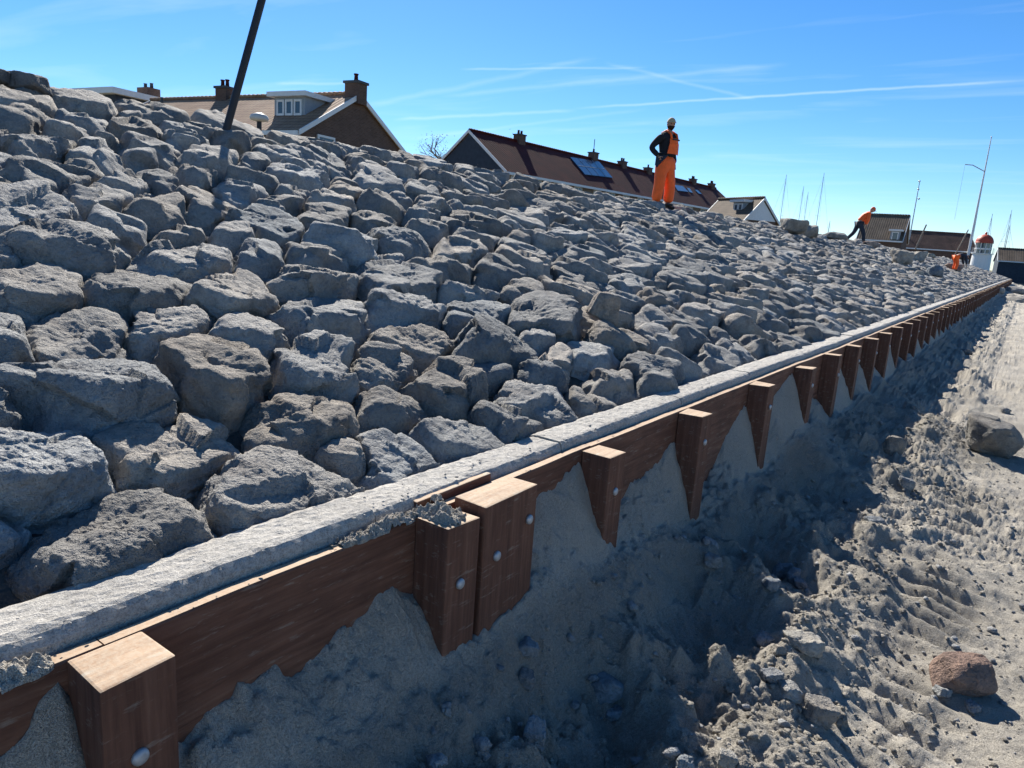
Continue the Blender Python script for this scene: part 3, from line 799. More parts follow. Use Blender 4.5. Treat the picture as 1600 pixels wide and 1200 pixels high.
for k, (px, py, w, h, lab, tint, cat, lev) in enumerate(PX):
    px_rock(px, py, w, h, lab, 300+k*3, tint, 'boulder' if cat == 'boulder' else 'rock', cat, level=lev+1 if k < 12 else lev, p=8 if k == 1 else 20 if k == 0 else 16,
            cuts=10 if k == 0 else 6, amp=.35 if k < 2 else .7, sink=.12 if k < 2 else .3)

# ------------------------------------------------------------------ loose boulders on the dike
def slope_rock(px, py, w, h, label, seed, tint, v=None, cat='boulder', name='boulder', level=4, n=.18, amp=.6):
    if v is None: c = slope_hit(px, py+h*.5, n); v_ = c[1]
    else:
        v_ = v; lo, hi = -2., 62.
        best = min(np.linspace(-1.5, 62, 4000), key=lambda u: abs(proj(slope(u, v_, n))[0]-px) if proj(slope(u, v_, n))[2] > .3 else 1e9); c = np.array([best, v_])
    P = slope(c[0], v_, n); m = proj(P)[2]/F
    sz = h*m*.5
    return rock(name, P+np.array([0, 0, sz*.6]), (w*m*.43, w*m*.36, sz*.9), label, cat, seed, rot=(0, 0, YAW), tint=tint, level=level, amp=amp, p=20, cuts=6)
slope_rock(940, 467, 50, 48, 'loose tan block tipped on top of the paved slope', 511, (1.08, .97, .88), name='rock', cat='rock')
slope_rock(1238, 357, 40, 27, 'big grey boulder on the crest below the left masts', 512, (.95, .92, .86), v=4.5)
slope_rock(1262, 362, 36, 24, 'pale faced boulder leaning beside the big crest boulder', 513, (1.05, 1.0, .92), v=4.3)
slope_rock(1300, 366, 40, 12, 'low flat rock on the crest left of the walking worker', 514, (.85, .85, .85), v=4.6, name='rock', cat='rock')
slope_rock(1399, 398, 30, 24, 'angular tan and grey boulder right of the walking worker', 515, (1.05, 1.0, .9))
slope_rock(1428, 397, 24, 18, 'round topped boulder next to the angular boulder', 516, (1.1, 1.05, .95))
slope_rock(1452, 419, 24, 20, 'dark blue grey round boulder low on the far slope', 517, (.6, .72, .85))
slope_rock(1484, 414, 28, 13, 'reddish brown slab on the far slope', 518, (.95, .75, .68), name='rock', cat='rock')
slope_rock(1362, 380, 26, 11, 'pinkish rock at the feet of the walking worker', 519, (1.25, 1.05, .95), v=4.4, name='rock', cat='rock')
slope_rock(1427, 425, 12, 8, 'small pale rock left of the dark round boulder', 520, (1.2, 1.15, 1.05), name='rock', cat='rock', level=3)
slope_rock(1455, 392, 12, 8, 'small round rock under the leaning stake', 521, (1.0, .98, .9), name='rock', cat='rock', level=3, v=4.2)
slope_rock(42, 136, 62, 34, 'dark smooth boulder on the crest at the upper left', 522, (.6, .6, .62), v=4.95, n=.12, amp=.3)
slope_rock(-2, 132, 30, 22, 'dark boulder cut by the upper left edge of the picture', 523, (.6, .6, .62), v=4.95, n=.14, amp=.3)

# ------------------------------------------------------------------ clods, gravel, sand lying on the wall
def scatter(name, label, n, rmin, rmax, tint, seed, mat, region, parent=None, kind='stuff'):
    r = random.Random(seed); base = [ico(1), ico(2)]
    VV, FF, TT, o = [], [], [], 0
    pts = [region(r) for _ in range(n)]
    X = np.array([p[0] for p in pts]); Y = np.array([p[1] for p in pts]); Z = sand_h(X, Y) if len(pts[0]) == 2 else np.array([p[2] for p in pts])
    for k in range(n):
        s = rmin*(rmax/rmin)**(r.random()**2.2)
        V, Fc = base[0] if s*F/max(Y[k], 1) < 9 else base[1]
        j = np.array([r.uniform(.7, 1.3), r.uniform(.7, 1.3), r.uniform(.5, .95)])*s
        a = r.uniform(0, 6.28); Rz = np.array([[cos(a), -sin(a), 0], [sin(a), cos(a), 0], [0, 0, 1]])
        N = 1+.45*np.array(vnoise(V*1.7+k*1.37, 3))[:, None]+.25*np.array(vnoise(V*4.+k*.77, 4))[:, None]
        VV.append((V*N*j)@Rz.T+np.array([X[k], Y[k], Z[k]+j[2]*.35])); FF.append(Fc+o); o += len(V)
        c = r.uniform(.8, 1.15); TT.append(np.tile(np.array([tint[0]*c, tint[1]*c, tint[2]*c, 1], np.float32), (len(V), 1)))
    me = mesh(name, np.concatenate(VV), np.concatenate(FF)); T = np.concatenate(TT)
    for an in ('tint', 'damp_bounce'):
        a_ = me.color_attributes.new(an, 'FLOAT_COLOR', 'POINT'); a_.data.foreach_set('color', T.ravel())
    o_ = link(name, me, mat, parent, smooth=False); return tag(o_, label, kind=kind)
def reg_all(r):
    y = 1.3+9*r.random()**1.6; d = r.uniform(.22, 2.1); return (XW+float(wx(y))+d, y)
def reg_berm(r):
    y = 1.5+8*r.random()**1.4; d = r.gauss(.95, .22); return (XW+float(wx(y))+max(.25, d), y)
scatter('sand_clods', 'crumbled sand clods strewn over the churned beach', 6000, .0022, .013, (1, 1, 1), 3, SAND, reg_all)
scatter('sand_clods', 'crumbled sand clods along the low berm', 4000, .0025, .017, (1, 1, 1), 4, SAND, reg_berm)
scatter('gravel', 'scattered grey gravel and pebbles on the beach', 700, .005, .026, (1, 1.04, 1.1), 5, STONE, reg_all)
def reg_top(ya, yb, xa, xb, z):
    def f(r): return (XW+r.uniform(xa, xb), r.triangular(ya, yb), z+abs(r.gauss(0, .008)))
    return f
def heap(label, x, y, z, rx, ry, h, seed, n=70):
    g = np.linspace(-1, 1, n); A, B = np.meshgrid(g, g); q = np.sqrt(A**2+B**2)
    X = x+A*rx; Y = y+B*ry; e = q+.30*vnoise(P2(X, Y, 22), seed)+.14*vnoise(P2(X, Y, 60), seed+1)
    H = np.clip(1-e, 0, None)**.55*h; Z = H*(1+.55*vnoise(P2(X, Y, 48), seed+2))+np.where(H > 0, .008*fbm(P2(X, Y, 90), 3, .6, seed+3), 0)
    Z = z+np.where(H > 0, np.maximum(Z, .001), -.006)
    idx = np.arange(n*n).reshape(n, n); Q = np.stack([idx[:-1, :-1], idx[:-1, 1:], idx[1:, 1:], idx[1:, :-1]], -1).reshape(-1, 4)
    keep = (H.ravel()[Q] > 0).any(1); V = np.stack([X, Y, Z], -1).reshape(-1, 3); Q = Q[keep]; used = np.unique(Q); mp_ = np.zeros(n*n, int); mp_[used] = np.arange(len(used))
    me = mesh('sand_heap', V[used], mp_[Q]); c = np.tile(np.array([1.3, 1.3, 1.3, 1], np.float32), (len(used), 1)); a = me.color_attributes.new('damp_bounce', 'FLOAT_COLOR', 'POINT'); a.data.foreach_set('color', c.ravel())
    return tag(link('sand_heap', me, SAND), label, kind='stuff')
heap('loose sand heaped on top of the second post', XW+.045, 1.622, .667, .088, .066, .034, 90)
heap('sand spilled along the plank left of the second post', XW-.018, 1.43, .668, .030, .17, .020, 93)
heap('sand lump on the plank at the lower left edge', XW-.018, .42, .668, .032, .11, .026, 96)
heap('small sand lump on the plank behind the second post', XW-.02, 1.67, .690, .018, .022, .012, 99, 40)
scatter('sand_crumbs', 'sand crumbs on the second post and plank', 150, .002, .007, (1, 1, 1), 7, SAND, reg_top(1.20, 1.62, -.036, -.003, .667))
scatter('sand_heap', 'grit lying on the concrete kerb', 420, .0015, .006, (.95, .95, .95), 9, CONCRETE, lambda r: (XW-.06-r.random()*.12+float(wx(4)), -.1+7*r.random()**1.5, .712))

# ------------------------------------------------------------------ building kit
def tile_mat(name, a, b, c, axis_scale=(5.5, 3.6)):
    m = Mat(name, .8, 0, .2); tc = m.n('ShaderNodeTexCoord'); sp = m.n('ShaderNodeSeparateXYZ'); m.l(tc.outputs['Object'], sp.inputs[0])
    n = m.noise(.7, 4, .6); nn = m.noise(9, 3, .7)
    col = m.ramp(n, [(.3, a), (.55, b), (.75, c)]); col = m.mix(.6, col, m.ramp(nn, [(.3, (.55, .5, .5)), (.7, (1.2, 1.15, 1.1))]), 'MULTIPLY')
    row = m.math('FRACT', m.math('MULTIPLY', sp.outputs['Z'], axis_scale[0]), 0.0)
    wav = m.math('SINE', m.math('MULTIPLY', sp.outputs['X'], axis_scale[1]*6.283), 0.0)
    col = m.mix(m.math('MULTIPLY', m.math('LESS_THAN', row, .16), .6), col, tuple(x*.35 for x in a))
    m.col(col); m.bump(row, .8, .04); m.bump(wav, .5, .02)
    return m.m
def brick_mat(name, a, b, mortar):
    m = Mat(name, .9, 0, .15); tc = m.n('ShaderNodeTexCoord'); sp = m.n('ShaderNodeSeparateXYZ'); m.l(tc.outputs['Object'], sp.inputs[0])
    cb = m.n('ShaderNodeCombineXYZ'); m.l(m.math('ADD', sp.outputs['X'], sp.outputs['Y']), cb.inputs[0]); m.l(sp.outputs['Z'], cb.inputs[1])
    br = m.n('ShaderNodeTexBrick'); br.inputs['Scale'].default_value = 1.0; br.inputs['Brick Width'].default_value = .22; br.inputs['Row Height'].default_value = .065
    br.inputs['Mortar Size'].default_value = .006; br.inputs['Color1'].default_value = (*a, 1); br.inputs['Color2'].default_value = (*b, 1); br.inputs['Mortar'].default_value = (*mortar, 1)
    m.l(cb.outputs[0], br.inputs['Vector']); m.col(m.mix(.4, br.outputs['Color'], m.ramp(m.noise(1.5, 4), [(.3, (.6, .6, .6)), (.7, (1.15, 1.15, 1.15))]), 'MULTIPLY'))
    return m.m
TILE_ORANGE = tile_mat('weathered_orange_tiles', (.24, .14, .085), (.34, .215, .135), (.42, .30, .20))
TILE_RED = tile_mat('dark_red_tiles', (.060, .009, .007), (.090, .014, .010), (.115, .020, .014))
TILE_BROWN = tile_mat('grey_brown_tiles', (.10, .075, .055), (.16, .12, .085), (.21, .165, .12))
TILE_DARK = tile_mat('dark_brown_tiles', (.075, .045, .035), (.13, .075, .055), (.19, .115, .08))
BRICK = brick_mat('brown_brick', (.105, .060, .045), (.145, .085, .062), (.16, .14, .12))
BRICK2 = brick_mat('yellow_brick', (.20, .15, .11), (.26, .20, .15), (.25, .22, .19))
WHITE = plain('white_paint', (.72, .72, .70), .55, 0, .06)
GREYP = plain('grey_paint', (.30, .33, .36), .6, 0, .1)
DARKC = plain('dark_blue_cladding', (.030, .042, .060), .7, 0, .25, 3)
LEAD = plain('dark_lead', (.06, .065, .07), .6)
BLACKM = plain('black_steel', (.035, .034, .036), .5, .3)
def glass_mat():
    m = Mat('window_glass', .08, 0, .8); m.col((.05, .075, .10)); return m.m
GLASS = glass_mat()
PANEL = Mat('solar_glass', .15, 0, .7).col((.035, .06, .11)).m
STEELM = plain('pale_mast_metal', (.42, .44, .46), .45, .5)
WOODP = plain('weathered_wood', (.22, .18, .14), .85)

def solve_gable(apex, corner, g, side, w):
    """apex and eave corner pixels of a gable; g = ridge direction; side +1: corner lies left of g. Scaled to half width w."""
    L = np.array([-g[1], g[0], 0.])*side
    a, b = at(*apex, 1.0)-CAM, at(*corner, 1.0)-CAM
    A = np.stack([L, -np.array([0, 0, 1.]), -b], 1)
    q = np.linalg.solve(A, -a)
    k = w/q[0]
    return CAM+a*k, q[1]*k
def ridge_dir(p0, p1):
    """horizontal direction whose image line runs from pixel p0 to pixel p1"""
    n = np.cross(ray(*p0), ray(*p1)); d = np.cross(n, [0, 0, 1.]); d /= np.linalg.norm(d)
    P = at(*p0, 40.); a, b = proj(P), proj(P+d)
    if (b[0]-a[0])*(p1[0]-p0[0])+(b[1]-a[1])*(p1[1]-p0[1]) < 0: d = -d
    return d
def house(name, label, cat, apex, corner, far, side, w, length=None, far_px=None, zb=-.6, wall=None, tiles=None, trim=None, gable_mat=None, ov=.25, depth=None, hr0=None, chim=(), wins=(), ridge_tiles=True, gutter=True):
    g = ridge_dir(apex, far)
    P, hr = (at(*apex, depth), hr0) if depth else solve_gable(apex, corner, g, side, w)
    if far_px:                                # length from the pixel of the far ridge end
        best = min(np.linspace(2, 80, 1600), key=lambda t: abs(proj(P+g*t)[0]-far_px)); length = best
    rz = atan2(g[1], g[0]); zr = P[2]-zb; ze = zr-hr
    root = empty(name, (P[0], P[1], zb), rz); tag(root, label, cat)
    trim = trim or WHITE; tiles = tiles or TILE_ORANGE; wall = wall or BRICK
    pent = lambda x: [(x, -w+.18, 0), (x, w-.18, 0), (x, w-.18, ze-.05), (x, 0, zr-.18), (x, -w+.18, ze-.05)]
    MB().prism(pent(.12), pent(length-.12)).build('wall', wall, root)
    if gable_mat:
        tri = lambda x: [(x, -w+.30, ze+.02), (x, w-.30, ze+.02), (x, 0, zr-.30)]
        MB().prism(tri(.06), tri(.118)).build('gable_cladding', gable_mat, root)
    k = math.hypot(w, hr); nz_, ny_ = w/k, hr/k; t = .13
    for s in (1, -1):
        e = (s*(w+ov*.6), ze-hr*ov*.6/w)
        m = MB()
        sec = lambda x: [(x, e[0], e[1]), (x, 0, zr), (x, 0, zr-t/nz_), (x, e[0]-s*.0, e[1]-t/nz_)]
        m.prism(sec(-.02), sec(length+.02)); ro = m.build('roof', tiles, root)
        bm_ = MB(); x0 = -.09
        sec2 = lambda x: [(x, e[0], e[1]+.03), (x, 0.002*s, zr+.04), (x, 0.002*s, zr-.20), (x, e[0], e[1]-.20)]
        bm_.prism(sec2(x0), sec2(x0+.06)).build('bargeboard', trim, root)
        bm2 = MB(); bm2.prism(sec2(length+.03), sec2(length+.09)).build('bargeboard', trim, root)
        if gutter:
            MB().box(.0, length, e[0]-.02*s if s > 0 else e[0]-.13, e[0]+.13 if s > 0 else e[0]+.02, e[1]-.22, e[1]-.03).build('gutter', trim, root)
    if ridge_tiles:
        m = MB(); x = 0.0
        while x < length:
            m.tube([(x, 0, zr+.02), (x+.30, 0, zr+.035)], [.11, .135], 8); x += .33
        m.build('ridge_tiles', tiles, root)
    for cx_, cy_, cw, ch, pots in chim:
        zc = zr-abs(cy_)*hr/w
        m = MB().box(cx_-cw/2, cx_+cw/2, cy_-cw*.4, cy_+cw*.4, zc-.6, zr+ch); c = m.build('chimney', BRICK, root)
        MB().box(cx_-cw/2-.07, cx_+cw/2+.07, cy_-cw*.4-.07, cy_+cw*.4+.07, zr+ch+.002, zr+ch+.10).build('chimney_cap', LEAD, c)
        for q in range(pots):
            MB().lathe([(.10, 0), (.085, .30), (.11, .33), (.11, .38)], 10, (cx_+(q-(pots-1)/2)*cw*.5, cy_, zr+ch+.10)).build('chimney_pot', TILE_RED, c)
    for face, u, z, ww, wh in wins:           # windows: on the near gable ('g') or along a long side (+1/-1)
        if face == 'g':
            a = lambda x0, x1, y0, y1, z0, z1: (x0, x1, y0, y1, z0, z1)
            f = MB()
            for y0, y1, z0, z1 in ((u-ww/2, u+ww/2, z+wh-.08, z+wh), (u-ww/2, u+ww/2, z, z+.08), (u-ww/2, u-ww/2+.08, z+.081, z+wh-.081), (u+ww/2-.08, u+ww/2, z+.081, z+wh-.081)): f.box(.02, .118, y0, y1, z0, z1)
            fo = f.build('window', WHITE, root); MB().box(.07, .10, u-ww/2+.081, u+ww/2-.081, z+.081, z+wh-.081).build('pane', GLASS, fo)
        else:
            s = face; y_ = s*(w-.18); f = MB()
            lo, hi = (y_+.002, y_+.07) if s > 0 else (y_-.07, y_-.002)
            for x0, x1, z0, z1 in ((u-ww/2, u+ww/2, z+wh-.08, z+wh), (u-ww/2, u+ww/2, z, z+.08), (u-ww/2, u-ww/2+.08, z+.081, z+wh-.081), (u+ww/2-.08, u+ww/2, z+.081, z+wh-.081), (u-.03, u+.03, z+.081, z+wh-.081)): f.box(x0, x1, lo, hi, z0, z1)
            fo = f.build('window', WHITE, root)
            ym = (lo+hi)/2
            for x0, x1 in ((u-ww/2+.081, u-.031), (u+.031, u+ww/2-.081)): MB().box(x0, x1, ym-.012, ym+.012, z+.081, z+wh-.081).build('pane', GLASS, fo)
    return root, dict(P=P, g=g, w=w, hr=hr, zr=zr, ze=ze, zb=zb, L=length, rz=rz)
def local_of(info, px, py, X=None, Y=None, roof=None):
    """pixel -> local coordinates on a gable plane (X), a long wall (Y) or a roof slope (roof=+1/-1)"""
    g = info['g']; L = np.array([-g[1], g[0], 0.]); O = np.array([info['P'][0], info['P'][1], info['zb']])
    if X is not None: Pt = hit(px, py, O+g*X, g)
    elif Y is not None: Pt = hit(px, py, O+L*Y, L)
    else:
        n = L*roof*info['hr']+np.array([0, 0, 1.])*info['w']; Pt = hit(px, py, info['P'], n)
    q = Pt-O; return float(q@g), float(q@L), float(q[2])

def dormer(root, info, s, x0, x1, z0, z1, nwin, depth_out):
    """flat roofed dormer standing on roof slope s; front wall plane at local |Y| = depth_out"""
    w, hr, zr = info['w'], info['hr'], info['zr']
    yf = s*depth_out; yb = s*max(0.0, (zr-z1)*w/hr-.15)
    d = MB().box(x0, x1, min(yf, yb), max(yf, yb), z0, z1-.16).build('dormer', GREYP, root)
    ya, yb2 = (yb, yf+.28) if s > 0 else (yf-.28, yb)
    MB().box(x0-.25, x1+.25, ya, yb2, z1-.158, z1+.06).build('dormer_roof', WHITE, d)
    fw_ = (x1-x0-.3)/nwin
    o0, o1 = (yf+.002, yf+.07) if s > 0 else (yf-.07, yf-.002); p0, p1 = (yf+.02, yf+.045) if s > 0 else (yf-.045, yf-.02)
    for k in range(nwin):
        a = x0+.15+k*fw_+.04; b = a+fw_-.08; f = MB()
        for q0, q1, r0, r1 in ((a, b, z0+.12, z0+.22), (a, b, z1-.38, z1-.28), (a, a+.09, z0+.221, z1-.381), (b-.09, b, z0+.221, z1-.381)): f.box(q0, q1, o0, o1, r0, r1)
        fo = f.build('window', WHITE, d); MB().box(a+.091, b-.091, p0, p1, z0+.221, z1-.381).build('pane', GLASS, fo)

# ------------------------------------------------------------------ houses behind the dike
h1, i1 = house('brick_house', 'brown brick house with orange tiled roof, dormer and white gable trim', 'house', (562, 147), (470, 201), (235, 157), 1, 4.1,
               far_px=238, tiles=TILE_ORANGE, wall=BRICK)
def finish_h1():
    root, I = h1, i1
    def chimney(px, py_top, wid, ch, pots):
        X = local_of(I, px, py_top+20, Y=0.0)[0]; zt = local_of(I, px, py_top, Y=0.0)[2]
        c = MB().box(X-wid/2, X+wid/2, -wid*.4, wid*.4, I['zr']-.5, zt-.12).build('chimney', BRICK, root)
        MB().box(X-wid/2-.07, X+wid/2+.07, -wid*.4-.07, wid*.4+.07, zt-.118, zt).build('chimney_cap', LEAD, c)
        for q in range(pots): MB().lathe([(.11, 0), (.09, .30), (.12, .33), (.12, .38)], 10, (X+(q-(pots-1)/2)*wid*.45, 0, zt)).build('chimney_pot', TILE_RED, c)
    chimney(556, 128, .85, .9, 1); chimney(352, 136, .8, .8, 2)
    a = local_of(I, 429, 180, roof=1); b = local_of(I, 480, 180, roof=1)
    yf = a[1]; zt = local_of(I, 455, 146, Y=yf)[2]; z0 = local_of(I, 455, 178, Y=yf)[2]
    xa, xb = local_of(I, 429, 165, Y=yf)[0], local_of(I, 477, 165, Y=yf)[0]
    dormer(root, I, 1, min(xa, xb), max(xa, xb), z0-.2, zt, 3, yf)
    v = local_of(I, 253, 168, roof=1)
    MB().tube([(v[0], v[1], v[2]-.1), (v[0], v[1], v[2]+.55)], .07, 8).tube([(v[0], v[1], v[2]-.05), (v[0], v[1], v[2]+.08)], .16, 8).build('vent_pipe', LEAD, root)
    for px, py, ww in ((509, 216, 1.2), (597, 236, 1.2)):
        y, z = local_of(I, px, py, X=.1)[1:]
        f = MB()
        for y0, y1, z0_, z1_ in ((y-ww/2, y+ww/2, z, z+.1), (y-ww/2, y+ww/2, z-1.3, z-1.2), (y-ww/2, y-ww/2+.1, z-1.199, z-.001), (y+ww/2-.1, y+ww/2, z-1.199, z-.001)): f.box(.03, .118, y0, y1, z0_, z1_)
        fo = f.build('window', WHITE, root); MB().box(.07, .10, y-ww/2+.101, y+ww/2-.101, z-1.199, z-.001).build('pane', GLASS, fo)
finish_h1()
def flat_block():
    P = at(196, 152, 46.0); g = i1['g']; rz = atan2(g[1], g[0]); zb = -.6
    root = empty('flat_roofed_house', (P[0], P[1], zb), rz); tag(root, 'flat roofed house top with white fascia at the left end of the roofs', 'house')
    zt = P[2]-zb
    MB().box(-1.9, 1.6, -2.2, 2.0, 0, zt-.25).build('wall', DARKC, root); MB().box(-2.3, 2.0, -2.5, 2.45, zt-.249, zt+.1).build('roof', WHITE, root)
    for k in range(2):
        f = MB(); a, b = -.1+k*.75, .5+k*.75
        for x0, x1, z0, z1 in ((a, b, zt-.42, zt-.34), (a, b, zt-1.5, zt-1.42), (a, a+.07, zt-1.419, zt-.421), (b-.07, b, zt-1.419, zt-.421)): f.box(x0, x1, 2.002, 2.07, z0, z1)
        fo = f.build('window', WHITE, root); MB().box(a+.071, b-.071, 2.02, 2.045, zt-1.419, zt-.421).build('pane', GLASS, fo)
    c = MB().box(-1.3, -.2, -1.6, -.7, zt+.102, zt+.75).build('chimney', BRICK, root)
    for q in range(2): MB().lathe([(.12, 0), (.10, .28), (.13, .32)], 10, (-1.05+q*.6, -1.15, zt+.75)).build('chimney_pot', LEAD, c)
flat_block()

h2, i2 = house('row_house', 'long low terrace with dark red tiled roof, chimneys and blue-black gable', 'house', (733, 203), (790, 265), (1116, 294), -1, 4.0,
               far_px=1118, tiles=TILE_RED, wall=BRICK2, gable_mat=DARKC)
def finish_h2():
    root, I = h2, i2
    for px, py, pots in ((812, 210, 2), (927, 238, 1), (972, 254, 2), (1012, 263, 1), (1082, 281, 2), (1111, 289, 2)):
        X = local_of(I, px, py+6, Y=0.0)[0]; zt = max(I['zr']+.5, local_of(I, px, py, Y=0.0)[2]); wid = .85
        c = MB().box(X-wid/2, X+wid/2, -.34, .34, I['zr']-.4, zt-.1).build('chimney', BRICK, root)
        MB().box(X-wid/2-.06, X+wid/2+.06, -.40, .40, zt-.098, zt).build('chimney_cap', LEAD, c)
        for q in range(pots): MB().lathe([(.11, 0), (.09, .28), (.12, .32)], 8, (X+(q-(pots-1)/2)*.4, 0, zt)).build('chimney_pot', TILE_RED, c)
    X = local_of(I, 927, 244, Y=0.0)[0]; MB().tube([(X, 0, I['zr']+.6), (X, 0, I['zr']+1.9)], .035, 6).build('aerial', LEAD, root)
    # solar panels and roof lights, lying just above the tiles
    def patch(name, pxs, mat, lift=.06, lab=None):
        q = [np.array(local_of(I, *p, roof=-1)) for p in pxs]
        n = np.array([0, -I['hr'], I['w']]); n = n/np.linalg.norm(n)
        o = MB().prism([tuple(a+n*.02) for a in q], [tuple(a+n*(.02+lift)) for a in q]).build(name, mat, root)
        if lab: o['label'] = lab
        return o
    p = patch('solar_panel', ((890, 247), (935, 254), (956, 279), (913, 274)), PANEL, .10)
    n = np.array([0, -I['hr'], I['w']]); n = n/np.linalg.norm(n)
    q = [np.array(local_of(I, *a, roof=-1))+n*.125 for a in ((890, 247), (935, 254), (956, 279), (913, 274))]
    for k in (1, 2, 3):
        t = k/4; a = q[0]*(1-t)+q[1]*t; b = q[3]*(1-t)+q[2]*t
        MB().tube([a, b], .025, 5).build('panel_rail', GREYP, p)
    a, b = (q[0]+q[3])/2, (q[1]+q[2])/2
    MB().tube([a, b], .025, 5).build('panel_rail', GREYP, p)
    patch('solar_panel', ((1052, 290), (1066, 292), (1075, 301), (1058, 299)), PANEL, .10)
    patch('roof_light', ((1072, 294), (1077, 295), (1082, 302), (1077, 301)), GLASS); patch('roof_light', ((1085, 297), (1090, 298), (1096, 304), (1091, 303)), GLASS)
    z = I['ze']-.30
    for px in (806, 838, 871, 903, 933, 955, 978, 1000, 1020, 1058, 1078, 1098, 1116):
        X = local_of(I, px, 275+(px-800)*.175, Y=-(I['w']-.18))[0]; ww, wh = 1.25, 1.15
        f = MB(); lo, hi = -(I['w']-.18)-.07, -(I['w']-.18)-.002
        for x0, x1, z0, z1 in ((X-ww/2, X+ww/2, z-.09, z), (X-ww/2, X+ww/2, z-wh, z-wh+.09), (X-ww/2, X-ww/2+.09, z-wh+.091, z-.091), (X+ww/2-.09, X+ww/2, z-wh+.091, z-.091), (X-.04, X+.04, z-wh+.091, z-.091)): f.box(x0, x1, lo, hi, z0, z1)
        fo = f.build('window', WHITE, root)
        for x0, x1 in ((X-ww/2+.091, X-.041), (X+.041, X+ww/2-.091)): MB().box(x0, x1, lo+.02, lo+.045, z-wh+.091, z-.091).build('pane', GLASS, fo)
finish_h2()
h3, i3 = house('gabled_house', 'small house with brown roof and white gable end beyond the terrace', 'house', (1195, 309), (1175, 341), (1130, 311.5), 1, 1.9, far_px=1124, depth=62, hr0=2.0, ov=.15, tiles=TILE_BROWN, wall=BRICK, gable_mat=WHITE)
h4, i4 = house('gabled_house', 'house with grey brown roof and white verge behind the walking worker', 'house', (1422, 337), (1408, 379), (1356, 334.5), 1, 4.6, far_px=1352, depth=98, hr0=3.5, tiles=TILE_BROWN, wall=BRICK)
def finish_small():
    I = i3; a = local_of(I, 1154, 318, roof=1); yf = a[1]+.5; zt = local_of(I, 1154, 313, Y=yf)[2]; z0 = local_of(I, 1154, 326, Y=yf)[2]
    xa, xb = local_of(I, 1146, 320, Y=yf)[0], local_of(I, 1163, 320, Y=yf)[0]; dormer(h3, I, 1, min(xa, xb), max(xa, xb), z0-.3, zt, 2, yf)
    I = i4; yf = local_of(I, 1398, 372, roof=1)[1]+.2; zt = local_of(I, 1398, 359, Y=yf)[2]; z0 = local_of(I, 1398, 374, Y=yf)[2]
    xa, xb = local_of(I, 1391, 368, Y=yf)[0], local_of(I, 1406, 368, Y=yf)[0]; dormer(h4, I, 1, min(xa, xb), max(xa, xb), z0-.3, zt, 1, yf)
finish_small()
h5, i5 = house('long_barn', 'low barn with dark brown corrugated tile roof left of the lighthouse', 'barn', (1516, 366), (1508, 394), (1418, 360), 1, 4.6, far_px=1404, depth=126, hr0=3.0, tiles=TILE_DARK, wall=BRICK)
h6, i6 = house('low_shed', 'low dark roofed shed at the far right edge', 'shed', (1640, 392), (1632, 409), (1562, 387.5), 1, 3.6, far_px=1560, depth=134, hr0=2.3, tiles=TILE_BROWN, wall=DARKC)

# ------------------------------------------------------------------ harbour water, boats, masts
def water():
    m = Mat('harbour_water', .12, 0, .5); m.col((.03, .05, .065)); m.bump(m.noise(2.5, 4), .4, .05)
    MB().poly([(-260, 132, -.5), (120, 132, -.5), (120, 420, -.5), (-260, 420, -.5)], [(0, 1, 2, 3)]).build('water', m.m)
    tag(bpy.data.objects['water'], 'harbour water beyond the dike', kind='structure')
water()
HULL_W = plain('white_hull', (.62, .63, .63), .35, 0, .05); HULL_B = plain('blue_hull', (.03, .06, .12), .35, 0, .1)
def sailboat(top, depth, label, hull=HULL_W, rz=None, spread=True, zw=-.5, scale=1.0, rad=.075):
    P = at(*top, depth); r = random.Random(int(top[0]*7)); rz = r.uniform(0, 6.28) if rz is None else rz
    root = empty('sailboat', (P[0], P[1], zw), rz); tag(root, label, 'sailboat')
    H = P[2]-zw; Lh = min(max(5.0, H*.62), 10)*scale
    sec = []; n = 12
    m = MB(); rings = []
    for k in range(n+1):
        t = k/n; x = (t-.5)*Lh; b = .16*Lh*(sin(pi*min(1, .18+t*.82))**.7 if t < 1 else 0.01); fb = .09*Lh+.05*Lh*(abs(t-.4))**1.5
        rings.append([(x, -b, fb), (x, -b*.85, .15), (x, -b*.35, -.30), (x, 0, -.45*(1-abs(t-.5))), (x, b*.35, -.30), (x, b*.85, .15), (x, b, fb)])
    for k in range(n): 
        a, b = rings[k], rings[k+1]
        m.poly(a+b, [(i, i+1, i+8, i+7) for i in range(6)])
    m.build('hull', hull, root, smooth=True)
    d = MB()
    for k in range(n): d.poly([rings[k][0], rings[k][6], rings[k+1][6], rings[k+1][0]], [(0, 1, 2, 3)])
    d.build('deck', WOODP, root)
    MB().prism([(-.18*Lh, -.07*Lh, .09*Lh), (.12*Lh, -.06*Lh, .09*Lh), (.12*Lh, .06*Lh, .09*Lh), (-.18*Lh, .07*Lh, .09*Lh)],
               [(-.15*Lh, -.06*Lh, .16*Lh), (.07*Lh, -.05*Lh, .15*Lh), (.07*Lh, .05*Lh, .15*Lh), (-.15*Lh, .06*Lh, .16*Lh)]).build('cabin', HULL_W, root)
    MB().tube([(0, 0, .1), (0, 0, H)], [rad, rad*.6], 8).build('mast', STEELM, root)
    MB().tube([(-.03, 0, .2*Lh), (-.36*Lh, 0, .19*Lh)], .05, 6).build('boom', STEELM, root)
    for ex, ey in ((.48*Lh, 0), (-.48*Lh, 0), (0, .15*Lh), (0, -.15*Lh)): MB().tube([(0, 0, H*.97), (ex, ey, .1*Lh)], .016, 4).build('stay', STEELM, root)
    if spread: MB().tube([(0, -.09*Lh, H*.55), (0, .09*Lh, H*.55)], .025, 5).build('spreader', STEELM, root)
    return root
